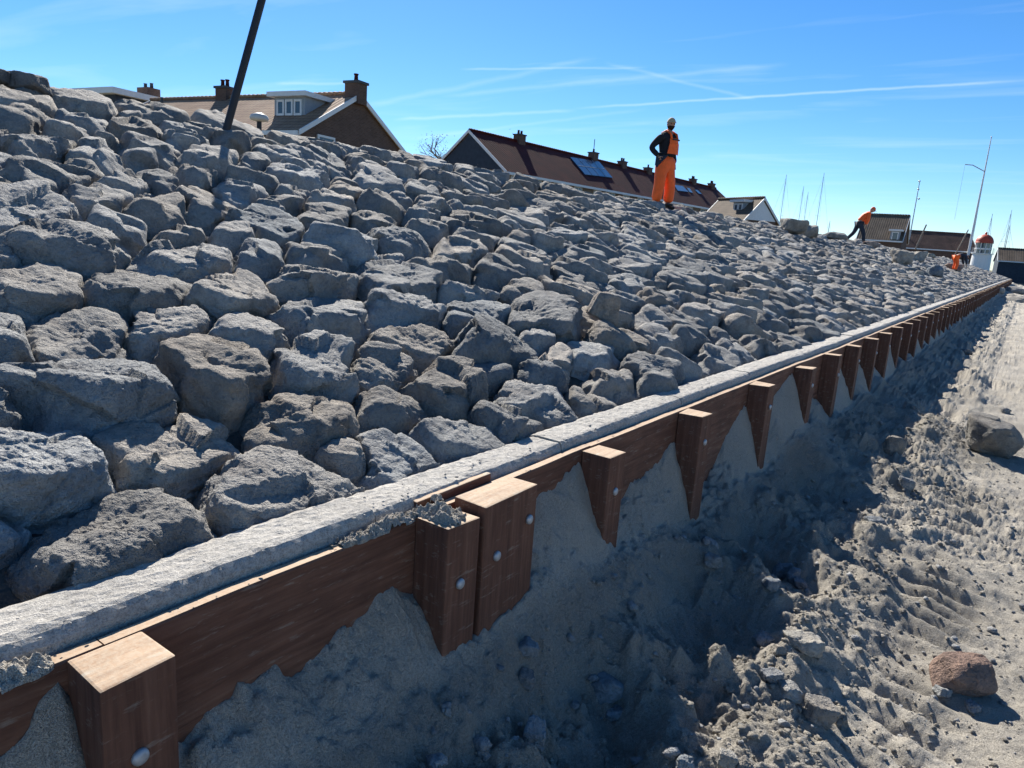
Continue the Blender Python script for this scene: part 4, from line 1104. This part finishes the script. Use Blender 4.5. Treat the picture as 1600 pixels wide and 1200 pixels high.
for top, dep, lab in (((1229, 273), 150, 'tall sailboat mast leftmost of the group beyond the dike'), ((1256, 291), 165, 'shorter sailboat mast in the middle of the left group'),
                      ((1263, 300), 180, 'shortest sailboat mast just right of the middle one'), ((1288, 270), 150, 'tall sailboat mast rightmost of the left group'),
                      ((1297, 345), 150, 'small sailboat mast close above the crest rocks'),
                      ((1551, 334), 152, 'sailboat mast just right of the red domed lighthouse'), ((1581, 328), 156, 'sailboat mast with rigging near the right edge')):
    sailboat(top, dep, lab)
def blue_boat():
    root = sailboat((1578, 352), 142, 'dark blue hulled boat with pale mast at the far right', HULL_B, rz=radians(10), zw=-.5, spread=False, rad=.09)
blue_boat()

def signal_mast():
    P = at(1549, 215, 118); root = empty('signal_mast', (P[0], P[1], -.6)); tag(root, 'tall white harbour signal mast with a yard arm', 'mast'); H = P[2]+.6
    MB().tube([(0, 0, 0), (0, 0, H*.58), (0, 0, H)], [.24, .15, .07], 10).build('pole', WHITE, root)
    A = at(1538, 268, 118); B = at(1520, 258, 118); C = at(1508, 257, 118)
    o = np.array([P[0], P[1], -.6]); MB().tube([A-o+np.array([.05, 0, 0]), B-o, C-o], .075, 6).build('yard_arm', STEELM, root)
    MB().tube([C-o, C-o-np.array([0, 0, 9.0])], .016, 4).build('halyard', STEELM, root)
    MB().lathe([(.02, -.12), (.12, 0), (.02, .12)], 10, (0, 0, H+.1)).build('finial', STEELM, root)
    MB().tube([(.25, .1, H*.3), (0, 0, H*.78)], .02, 4).build('stay', STEELM, root)
signal_mast()
def antenna():
    P = at(1437, 284, 124); root = empty('antenna_mast', (P[0], P[1], -.6)); tag(root, 'thin antenna mast with round dishes above the barn', 'mast'); H = P[2]+.6
    MB().tube([(0, 0, 0), (0, 0, H)], [.13, .065], 8).build('pole', STEELM, root)
    for dz, dx in ((0.1, -.05), (-1.3, .0), (-2.9, .35)):
        MB().lathe([(.06, -.16), (.19, -.05), (.19, .05), (.06, .16)], 10, (dx, 0, H+dz)).build('dish', STEELM, root)
    MB().tube([(0, 0, H-2.9), (.35, 0, H-2.9)], .03, 5).build('bracket', STEELM, root)
antenna()
def lighthouse():
    P = at(1533, 405, 114); m = 114/F
    root = empty('lighthouse', (P[0], P[1], -.6)); tag(root, 'small white lighthouse with a red dome at the dike end', 'lighthouse')
    z = lambda py: at(1533+(405-py)*.18, py, 114)[2]+.6
    R = 12.0*m
    MB().lathe([(R*1.2, 0), (R*1.12, z(408)), (R*1.08, z(397))], 28).build('tower', WHITE, root, smooth=False)
    MB().lathe([(R*1.25, z(397)+.002), (R*1.25, z(397)+.12)], 28).build('gallery', WHITE, root)
    MB().lathe([(R*.86, z(397)+.122), (R*.86, z(380))], 20).build('lantern_glass', GLASS, root)
    for k in range(10):
        a = 2*pi*k/10; MB().tube([(R*.88*cos(a), R*.88*sin(a), z(397)+.1), (R*.88*cos(a), R*.88*sin(a), z(380))], .06, 6).build('lantern_bar', WHITE, root)
    MB().lathe([(R*.95, z(389)-.12), (R*.95, z(389)+.12)], 24).build('lantern_band', WHITE, root)
    RED = plain('red_dome_paint', (.42, .07, .035), .5, 0, .15)
    z0 = z(380); hd = z(367)-z0
    d = MB().lathe([(R*1.08, z0+.002)]+[(R*1.02*cos(t), z0+.06+hd*sin(t)) for t in np.linspace(0, 1.45, 9)], 28).build('dome', RED, root, smooth=True)
    MB().lathe([(.05, z0+hd-.05), (.16, z0+hd+.12), (.20, z0+hd+.28), (.08, z0+hd+.42)], 12).build('finial', RED, d)
    for k in range(14):
        a = 2*pi*k/14; MB().tube([(R*1.22*cos(a), R*1.22*sin(a), z(397)+.1), (R*1.22*cos(a), R*1.22*sin(a), z(397)+1.0)], .025, 5).build('railing_post', STEELM, root)
lighthouse()

# ------------------------------------------------------------------ stakes, leaning pole, lamp
def bar(name, label, cat, p0, p1, rad, mat, seg=8):
    p0, p1 = np.asarray(p0), np.asarray(p1); d = p1-p0
    o = MB().tube([np.zeros(3), d*.02, d*.98, d], [rad*.9, rad, rad, rad*.85], seg).build(name, mat, None, tuple(p0)); return tag(o, label, cat)
def leaning_pole():
    c = slope(0, 4.95, .0); lo = min(np.linspace(2, 7, 800), key=lambda u: abs(proj(slope(u, 4.75, .12))[0]-349))
    P = slope(lo, 4.75, -.15); dep = proj(P)[2]
    root = empty('steel_pole', tuple(P)); tag(root, 'long dark steel pole leaning up from the crest stones', 'pole')
    T = at(424, -55, dep*.985)
    d = T-P
    MB().tube([np.zeros(3), d], .034, 14).build('tube', BLACKM, root); MB().tube([d*.999, d*1.004], .040, 14).build('end_cap', GALV, root)
    MB().tube([-d*.002, d*.02], .055, 14).build('base_collar', GALV, root)
leaning_pole()
bar('wooden_stake', 'thin grey stake leaning right in front of the barn', 'stake', at(1430, 390, 46), at(1447.5, 351, 46), .045, WOODP)
bar('wooden_stake', 'thin pale stake leaning right beside the signal mast', 'stake', at(1488, 406, 50), at(1513, 359, 50), .04, WOODP)
def garden_lamp():
    P = at(405, 190, 14.5); root = empty('lamp_post', (P[0], P[1], 1.2)); tag(root, 'mushroom shaped lamp post just behind the crest stones', 'lamp'); H = P[2]-1.2
    MB().tube([(0, 0, 0), (0, 0, H)], .05, 10).build('post', BLACKM, root)
    MB().lathe([(.05, H), (.17, H+.02), (.19, H+.06), (.17, H+.12), (.05, H+.17)], 18).build('lamp_head', plain('lamp_shade', (.55, .52, .46), .5), root, smooth=True)
garden_lamp()

# ------------------------------------------------------------------ bare tree behind the houses
def tree():
    P = at(684, 250, 62); root = empty('bare_tree', (P[0], P[1], -.6)); tag(root, 'bare twiggy tree budding between the two house gables', 'tree')
    BARK = plain('bark', (.10, .085, .07), .9); TW = plain('twig', (.20, .17, .135), .9); r = random.Random(3)
    H = at(690, 207, 62)[2]+.6
    trunk = MB(); tw = MB(); tips = []
    def grow(p, d, ln, rad, lev):
        pts = [p]; q = p.copy(); dd = d.copy()
        for k in range(4):
            dd = dd+np.array([r.gauss(0, .13), r.gauss(0, .13), r.gauss(.03, .08)]); dd /= np.linalg.norm(dd); q = q+dd*ln/4; pts.append(q.copy())
        rs = [rad*(1-.55*k/4) for k in range(5)]
        (trunk if lev < 2 else tw).tube(pts, rs, 6 if lev < 2 else 3, False)
        if lev >= 4: tips.append(pts[-1]); tips.append(pts[2]); return
        for k in range(4 if lev else 7):
            t = r.uniform(.45, 1.0) if lev else r.uniform(.5, 1); b = pts[int(t*4)]
            a = r.uniform(0, 6.28); sp = r.uniform(.35, .8)
            nd = dd+sp*np.array([cos(a), sin(a), r.uniform(-.1, .5)]); nd /= np.linalg.norm(nd)
            grow(b, nd, ln*r.uniform(.5, .72), max(rad*.5, .018), lev+1)
    grow(np.zeros(3), np.array([0, 0, 1.]), H*.50, .30, 0)
    zk = H/max(v[2] for v in tw.v)
    for m_ in (trunk, tw): m_.v = [(x*zk*1.8, y*zk*1.8, z*zk) for x, y, z in m_.v]
    tips[:] = [t*zk*np.array([1.8, 1.8, 1]) for t in tips]
    trunk.build('trunk', BARK, root)
    lm = MB()
    for t in tips:
        for _ in range(9):
            c = t+np.array([r.gauss(0, .30) for _ in range(3)]); u = np.array([r.gauss(0, 1) for _ in range(3)]); u /= np.linalg.norm(u); v = np.cross(u, [.3, .5, .8]); s = r.uniform(.04, .08)
            lm.poly([c-u*s, c+v*s, c+u*s, c-v*s], [(0, 1, 2, 3)])
    c = tw.build('crown', TW, root); lm.build('buds', plain('buds', (.30, .27, .20), .9), c)
tree()

# ------------------------------------------------------------------ people
def skin_mesh(name, nodes, edges, mat, parent, sub=2, smooth=True):
    """nodes: key -> ((x,y,z), radius or (rx, ry)); edges between keys; first node is the root"""
    bm = bmesh.new(); lay = bm.verts.layers.skin.verify(); vs = {}
    for i, (k, (p, r)) in enumerate(nodes.items()):
        v = bm.verts.new(p); v[lay].radius = (r, r) if not hasattr(r, '__len__') else r; v[lay].use_root = (i == 0); vs[k] = v
    for a, b in edges: bm.edges.new((vs[a], vs[b]))
    me = bpy.data.meshes.new(name); bm.to_mesh(me); bm.free()
    o = bpy.data.objects.new(name, me); COL.objects.link(o)
    sk = o.modifiers.new('skin', 'SKIN'); sk.use_smooth_shade = True; sb = o.modifiers.new('sub', 'SUBSURF'); sb.levels = sub; sb.render_levels = sub
    dg = bpy.context.evaluated_depsgraph_get(); dg.update()
    m2 = bpy.data.meshes.new_from_object(o.evaluated_get(dg)); m2.name = name
    bpy.data.objects.remove(o); bpy.data.meshes.remove(me)
    m2.materials.clear()
    return link(name, m2, mat, parent, smooth=smooth)
SKINM = plain('skin', (.36, .21, .15), .6, 0, .08, 30)
ORANGE = plain('orange_workwear', (.86, .125, .02), .6, 0, .12, 12)
BLACKC = plain('black_cotton', (.014, .016, .022), .9, 0, .2, 15); NAVY = plain('navy_cloth', (.022, .030, .048), .85, 0, .2, 15)
TANC = plain('tan_cap', (.42, .33, .20), .85, 0, .15, 20); HAIRM = plain('dark_hair', (.016, .012, .010), .9); RUBBER = plain('black_rubber', (.02, .02, .02), .5)
GLOVE = plain('work_glove', (.38, .28, .20), .85); EYE = plain('eye', (.02, .02, .02), .3)
def head_parts(root, c, face, lean=0.0, beard=True, cap=None, visor=None, scale=1.0):
    """skull centre c, face azimuth (local), built as one shaped head with nose and ears, plus eyes, beard and cap"""
    V, Fc = DIRF[4]; V = V.astype(float).copy(); hx, hy, hz = .096*scale, .077*scale, .120*scale
    P = V*np.array([hx, hy, hz])
    low = np.clip(-V[:, 2], 0, 1); P[:, 1] *= 1-.30*low; P[:, 0] *= 1-.10*low                      # jaw narrows
    nose = np.exp(-((V[:, 1]/.13)**2+((V[:, 2]+.12)/.17)**2))*(V[:, 0] > 0); P[:, 0] += .026*scale*nose
    brow = np.exp(-((V[:, 2]-.16)/.09)**2)*(V[:, 0] > .4); P[:, 0] += .006*brow
    for s in (1, -1):
        sock = np.exp(-(((V[:, 1]-s*.34)/.16)**2+((V[:, 2]-.03)/.12)**2))*(V[:, 0] > 0); P[:, 0] -= .010*sock
        ear = np.exp(-(((V[:, 0]+.05)/.14)**2+((V[:, 2]+.02)/.2)**2))*(V[:, 1]*s > .5); P[:, 1] += s*.016*ear
    mouth = np.exp(-((V[:, 1]/.28)**2+((V[:, 2]+.47)/.05)**2))*(V[:, 0] > 0); P[:, 0] -= .006*mouth
    R = Matrix.Rotation(face, 4, 'Z') @ Matrix.Rotation(lean, 4, 'Y')
    me = mesh('head', P, Fc); h = link('head', me, SKINM, root, tuple(c), True); h.rotation_euler = R.to_euler()
    for s in (1, -1):
        MB().lathe([(.001, -.012), (.010, -.006), (.012, 0), (.010, .006), (.001, .012)], 10, (.080*scale, s*.030, .006)).build('eye', EYE, h, smooth=True)
    if beard:
        m = (V[:, 2] < -.22) & (V[:, 0] > -.15); keep = m[Fc].all(1)
        bv = P*1.0+V*.012; me = mesh('beard', bv, Fc[keep]); link('beard', me, HAIRM, h, smooth=True)
    if cap:
        m = V[:, 2] > .22; keep = m[Fc].all(1); cv = P*1.0+V*.014
        me = mesh('cap', cv, Fc[keep]); co_ = link('cap', me, cap, h, smooth=True)
        z = .035*scale; arc = [(a) for a in np.linspace(-1.0, 1.0, 9)]
        a_ = [(.090*scale*cos(t)+.004, .078*scale*sin(t), z) for t in arc]; b_ = [(.090*scale*cos(t)+.075*cos(t*.9), .082*scale*sin(t), z-.012) for t in arc]
        lo = a_+b_[::-1]; MB().prism(lo, [(x, y, q+.008) for x, y, q in lo]).build('visor', visor or cap, h)
    return h
def hand(root, wrist, d, mat, palm_n=(0, 0, 1), curl=.5, s=1.0):
    """palm with four fingers and a thumb leaving its side; d = direction of the fingers"""
    w = np.asarray(wrist, float); d = np.asarray(d, float); d /= np.linalg.norm(d); n = np.asarray(palm_n, float); n -= d*np.dot(n, d); n /= np.linalg.norm(n); t = np.cross(d, n)
    N = {'w': (tuple(w), .026*s), 'p': (tuple(w+d*.045*s), (.034*s, .018*s)), 'k': (tuple(w+d*.085*s), (.036*s, .014*s))}; E_ = [('w', 'p'), ('p', 'k')]
    for i, ln in enumerate((.070, .080, .074, .058)):
        b = w+d*.082*s+t*(.028-.0185*i)*s; a1 = d*cos(curl*.6)+n*sin(curl*.6); a2 = d*cos(curl*1.5)+n*sin(curl*1.5)
        N['f%d' % i] = (tuple(b+a1*ln*.5*s), .0092*s); N['g%d' % i] = (tuple(b+a1*ln*.5*s+a2*ln*.5*s), .0075*s); E_ += [('k', 'f%d' % i), ('f%d' % i, 'g%d' % i)]
    b = w+d*.035*s+t*.030*s; N['t1'] = (tuple(b+(t*.7+d*.5+n*.2)*.030*s), .011*s); N['t2'] = (tuple(b+(t*.5+d*.9+n*.4)*.055*s), .009*s); E_ += [('p', 't1'), ('t1', 't2')]
    return skin_mesh('hand', N, E_, mat, root, 1)
def person_standing():
    u = min(np.linspace(8, 22, 2000), key=lambda q: abs(proj(slope(q, VL+.15, .12))[0]-1034)); P = slope(u, VL+.15, .06)
    to_cam = -P[:2]/np.linalg.norm(P[:2]); rt = np.array([_r0[0], _r0[1]]); f = rt*.74+to_cam*.67
    rz = atan2(f[1], f[0])
    root = empty('person', tuple(P), rz); tag(root, 'standing worker in orange bib trousers, black sweater and tan cap', 'person')
    B = dict(pel=((0, 0, .96), .125), wst=((.01, 0, 1.10), .12), chs=((.015, 0, 1.28), .14), uch=((0, 0, 1.42), .12), nek=((.012, 0, 1.52), .055), hd=((.02, 0, 1.60), .06),
             hr=((0, -.10, .90), .09), kr=((.03, -.16, .50), .062), ar=((-.01, -.175, .09), .045), tr=((.14, -.19, .04), .035),
             hl=((0, .10, .90), .09), kl=((.05, .17, .50), .062), al=((.03, .19, .09), .045), tl=((.18, .21, .04), .035),
             sr=((-.01, -.185, 1.42), .065), er=((-.20, -.285, 1.19), .045), wr=((-.03, -.215, 1.03), .030),
             sl=((-.01, .185, 1.42), .065), el=((-.05, .27, 1.15), .045), wl=((.05, .25, .93), .030))
    ED = [('pel', 'wst'), ('wst', 'chs'), ('chs', 'uch'), ('uch', 'nek'), ('nek', 'hd'), ('pel', 'hr'), ('hr', 'kr'), ('kr', 'ar'), ('ar', 'tr'), ('pel', 'hl'), ('hl', 'kl'), ('kl', 'al'), ('al', 'tl'),
          ('uch', 'sr'), ('sr', 'er'), ('er', 'wr'), ('uch', 'sl'), ('sl', 'el'), ('el', 'wl')]
    skin_mesh('body', B, ED, SKINM, root)
    sw = {k: (B[k][0], (B[k][1]+.022)) for k in ('wst', 'chs', 'uch', 'nek', 'sr', 'er', 'wr', 'sl', 'el', 'wl')}; sw['wst'] = (B['wst'][0], .165); sw['chs'] = (B['chs'][0], .185); sw['nek'] = ((.012, 0, 1.515), .068)
    sw['sr'] = (B['sr'][0], .088); sw['er'] = (B['er'][0], .072); sw['sl'] = (B['sl'][0], .088); sw['el'] = (B['el'][0], .07)
    sw['hem'] = ((.0, 0, 1.0), .145)
    skin_mesh('sweater', {'hem': sw.pop('hem'), **sw}, [('hem', 'wst'), ('wst', 'chs'), ('chs', 'uch'), ('uch', 'nek'), ('uch', 'sr'), ('sr', 'er'), ('er', 'wr'), ('uch', 'sl'), ('sl', 'el'), ('el', 'wl')], BLACKC, root)
    tr = dict(pel=((0, 0, .98), .205), wst=((.01, 0, 1.10), .180), hr=((0, -.12, .80), .140), kr=((.03, -.165, .48), .116), ar=((-.01, -.175, .12), .112), hl=((0, .12, .80), .140), kl=((.05, .175, .48), .116), al=((.03, .19, .12), .112))
    T = skin_mesh('bib_trousers', tr, [('pel', 'wst'), ('pel', 'hr'), ('hr', 'kr'), ('kr', 'ar'), ('pel', 'hl'), ('hl', 'kl'), ('kl', 'al')], ORANGE, root)
    for s in (1, -1): MB().lathe([(.110, .075), (.118, .08), (.118, .12), (.110, .125)], 16, (.01+s*.02, s*.182, 0)).build('hem_band', RUBBER, T, smooth=True)
    # bib on the chest, belt, straps
    bib = MB(); rows = []
    for z, hw, x in ((1.08, .175, .196), (1.18, .160, .206), (1.28, .145, .212), (1.38, .120, .190)):
        rows.append([(x-.55*(y/hw)**2*.10, y*1.0, z) for y in np.linspace(-hw, hw, 7)])
    for k in range(3): bib.poly(rows[k]+rows[k+1], [(i, i+1, i+8, i+7) for i in range(6)])
    bb = bib.build('bib', ORANGE, T); md = bb.modifiers.new('s', 'SOLIDIFY'); md.thickness = .015; md.offset = 1
    for s in (1, -1): MB().tube([(.165, s*.10, 1.37), (.13, s*.105, 1.47), (.02, s*.10, 1.535), (-.10, s*.08, 1.50), (-.165, s*.04, 1.30), (-.155, 0, 1.12)], [.022]*6, 8).build('strap', ORANGE, T, smooth=True)
    MB().box(.185, .215, -.105, .105, 1.345, 1.372).build('bib_edge', RUBBER, bb)
    MB().lathe([(.180, 1.055), (.192, 1.06), (.192, 1.10), (.180, 1.105)], 20, (.005, 0, 0)).build('belt', BLACKC, T, smooth=True)
    # dark sweater tail hanging over the right hip
    pt = MB(); c = [(-.10, -.185, 1.06), (.06, -.205, 1.06), (.155, -.155, 1.05), (.09, -.205, .95), (-.02, -.235, .80), (-.085, -.215, .86)]
    pt.prism([(x, y-.02, z) for x, y, z in c], [(x, y+.02, z) for x, y, z in c]).build('hip_pouch', NAVY, T)
    for s in (1, -1):
        a = B['ar' if s < 0 else 'al'][0]
        skin_mesh('boot', {'a': ((a[0], a[1], .13), .06), 'b': ((a[0], a[1], .055), .055), 'c': ((a[0]+.10, a[1]+s*.01, .04), .045), 'd': ((a[0]+.18, a[1]+s*.015, .035), .036)}, [('a', 'b'), ('b', 'c'), ('c', 'd')], RUBBER, root, 1)
    hand(root, B['wr'][0], (.55, .15, -.75), SKINM, (0.2, 1, 0), .7); hand(root, B['wl'][0], (.15, 0, -1), SKINM, (0, -1, 0), .5)
    head_parts(root, (.035, 0, 1.665), radians(-28), .06, True, TANC)
person_standing()

def person_walking():
    u = min(np.linspace(15, 50, 3000), key=lambda q: abs(proj(slope(q, VL-.25, .15))[0]-1338)); P = slope(u, VL-.25, .12)
    rz = atan2(_r0[1], _r0[0])-.15
    root = empty('person', tuple(P), rz); tag(root, 'stooping worker in orange jacket and cap walking along the crest', 'person')
    B = dict(pel=((0, 0, .90), .12), wst=((.07, 0, 1.03), .115), chs=((.19, 0, 1.19), .135), uch=((.28, 0, 1.29), .11), nek=((.345, 0, 1.355), .052), hd=((.41, 0, 1.40), .055),
             hr=((0, -.10, .86), .09), kr=((.19, -.11, .50), .062), ar=((.26, -.11, .10), .045), tr=((.40, -.12, .05), .035),
             hl=((-.01, .10, .86), .09), kl=((-.13, .11, .48), .062), al=((-.40, .11, .18), .045), tl=((-.30, .12, .06), .035),
             sr=((.27, -.18, 1.27), .06), er=((.26, -.24, 1.00), .043), wr=((.20, -.21, .80), .03), sl=((.27, .18, 1.27), .06), el=((.30, .24, 1.00), .043), wl=((.36, .18, .80), .03))
    ED = [('pel', 'wst'), ('wst', 'chs'), ('chs', 'uch'), ('uch', 'nek'), ('nek', 'hd'), ('pel', 'hr'), ('hr', 'kr'), ('kr', 'ar'), ('ar', 'tr'), ('pel', 'hl'), ('hl', 'kl'), ('kl', 'al'), ('al', 'tl'),
          ('uch', 'sr'), ('sr', 'er'), ('er', 'wr'), ('uch', 'sl'), ('sl', 'el'), ('el', 'wl')]
    skin_mesh('body', B, ED, SKINM, root)
    J = {'pel': ((0, 0, .93), .155), 'wst': (B['wst'][0], .15), 'chs': (B['chs'][0], .17), 'uch': (B['uch'][0], .14), 'nek': ((.335, 0, 1.35), .075), 'sr': (B['sr'][0], .088), 'er': (B['er'][0], .07), 'wr': ((.20, -.21, .83), .05), 'sl': (B['sl'][0], .088), 'el': (B['el'][0], .07), 'wl': ((.35, .19, .83), .05)}
    skin_mesh('jacket', J, [e for e in ED if e[0] in J and e[1] in J], ORANGE, root)
    T = {'pel': ((0, 0, .90), .145), 'hr': ((0, -.10, .84), .115), 'kr': (B['kr'][0], .085), 'ar': ((.255, -.11, .13), .07), 'hl': ((-.01, .10, .84), .115), 'kl': (B['kl'][0], .085), 'al': ((-.38, .11, .20), .07)}
    skin_mesh('trousers', T, [e for e in ED if e[0] in T and e[1] in T], NAVY, root)
    for a, b in (('ar', 'tr'), ('al', 'tl')): skin_mesh('boot', {'a': (B[a][0], .06), 'b': (tuple((np.array(B[a][0])+np.array(B[b][0]))/2-np.array([0, 0, .02])), .05), 'c': (B[b][0], .04)}, [('a', 'b'), ('b', 'c')], RUBBER, root, 1)
    hand(root, B['wr'][0], (.1, .1, -1), GLOVE, (1, 0, 0), .6); hand(root, B['wl'][0], (.3, -.2, -1), GLOVE, (-1, 0, 0), .6)
    h = head_parts(root, (.44, 0, 1.455), -.15, .55, False, ORANGE, NAVY)
person_walking()

def person_bending():
    P = at(1531, 414, 60); n = slope_hit(1531, 413, .15); P = slope(n[0], n[1], .12)
    if P[1] > 62 or P[1] < 30: P = slope(50.0, 1.9, .12)
    rz = atan2(_r0[1], _r0[0])
    root = empty('person', tuple(P), rz); tag(root, 'bent over worker in dark jacket and orange trousers at the far end', 'person')
    B = dict(pel=((-.12, 0, .86), .12), wst=((.02, 0, .93), .115), chs=((.24, 0, .95), .135), uch=((.38, 0, .93), .11), nek=((.47, 0, .90), .052), hd=((.54, 0, .87), .055),
             hr=((-.12, -.10, .82), .09), kr=((-.02, -.12, .46), .062), ar=((-.08, -.13, .09), .045), tr=((.06, -.14, .04), .035),
             hl=((-.12, .10, .82), .09), kl=((.0, .12, .46), .062), al=((-.06, .13, .09), .045), tl=((.08, .14, .04), .035),
             sr=((.37, -.18, .91), .06), er=((.44, -.20, .64), .043), wr=((.50, -.16, .42), .03), sl=((.37, .18, .91), .06), el=((.46, .20, .64), .043), wl=((.52, .14, .42), .03))
    ED = [('pel', 'wst'), ('wst', 'chs'), ('chs', 'uch'), ('uch', 'nek'), ('nek', 'hd'), ('pel', 'hr'), ('hr', 'kr'), ('kr', 'ar'), ('ar', 'tr'), ('pel', 'hl'), ('hl', 'kl'), ('kl', 'al'), ('al', 'tl'),
          ('uch', 'sr'), ('sr', 'er'), ('er', 'wr'), ('uch', 'sl'), ('sl', 'el'), ('el', 'wl')]
    skin_mesh('body', B, ED, SKINM, root, 1)
    J = {k: (B[k][0], B[k][1]+.03) for k in ('wst', 'chs', 'uch', 'nek', 'sr', 'er', 'wr', 'sl', 'el', 'wl')}
    skin_mesh('jacket', J, [e for e in ED if e[0] in J and e[1] in J], NAVY, root, 1)
    T = {k: (B[k][0], B[k][1]+(.04 if k != 'pel' else .035)) for k in ('pel', 'hr', 'kr', 'ar', 'hl', 'kl', 'al')}
    skin_mesh('trousers', T, [e for e in ED if e[0] in T and e[1] in T], ORANGE, root, 1)
    for a, b in (('ar', 'tr'), ('al', 'tl')): skin_mesh('boot', {'a': (B[a][0], .06), 'c': (B[b][0], .042)}, [('a', 'c')], RUBBER, root, 1)
    hand(root, B['wr'][0], (.1, .1, -1), GLOVE, (1, 0, 0), .6); hand(root, B['wl'][0], (.1, -.1, -1), GLOVE, (-1, 0, 0), .6)
    head_parts(root, (.58, 0, .87), 0.0, 1.2, False, NAVY)
person_bending()
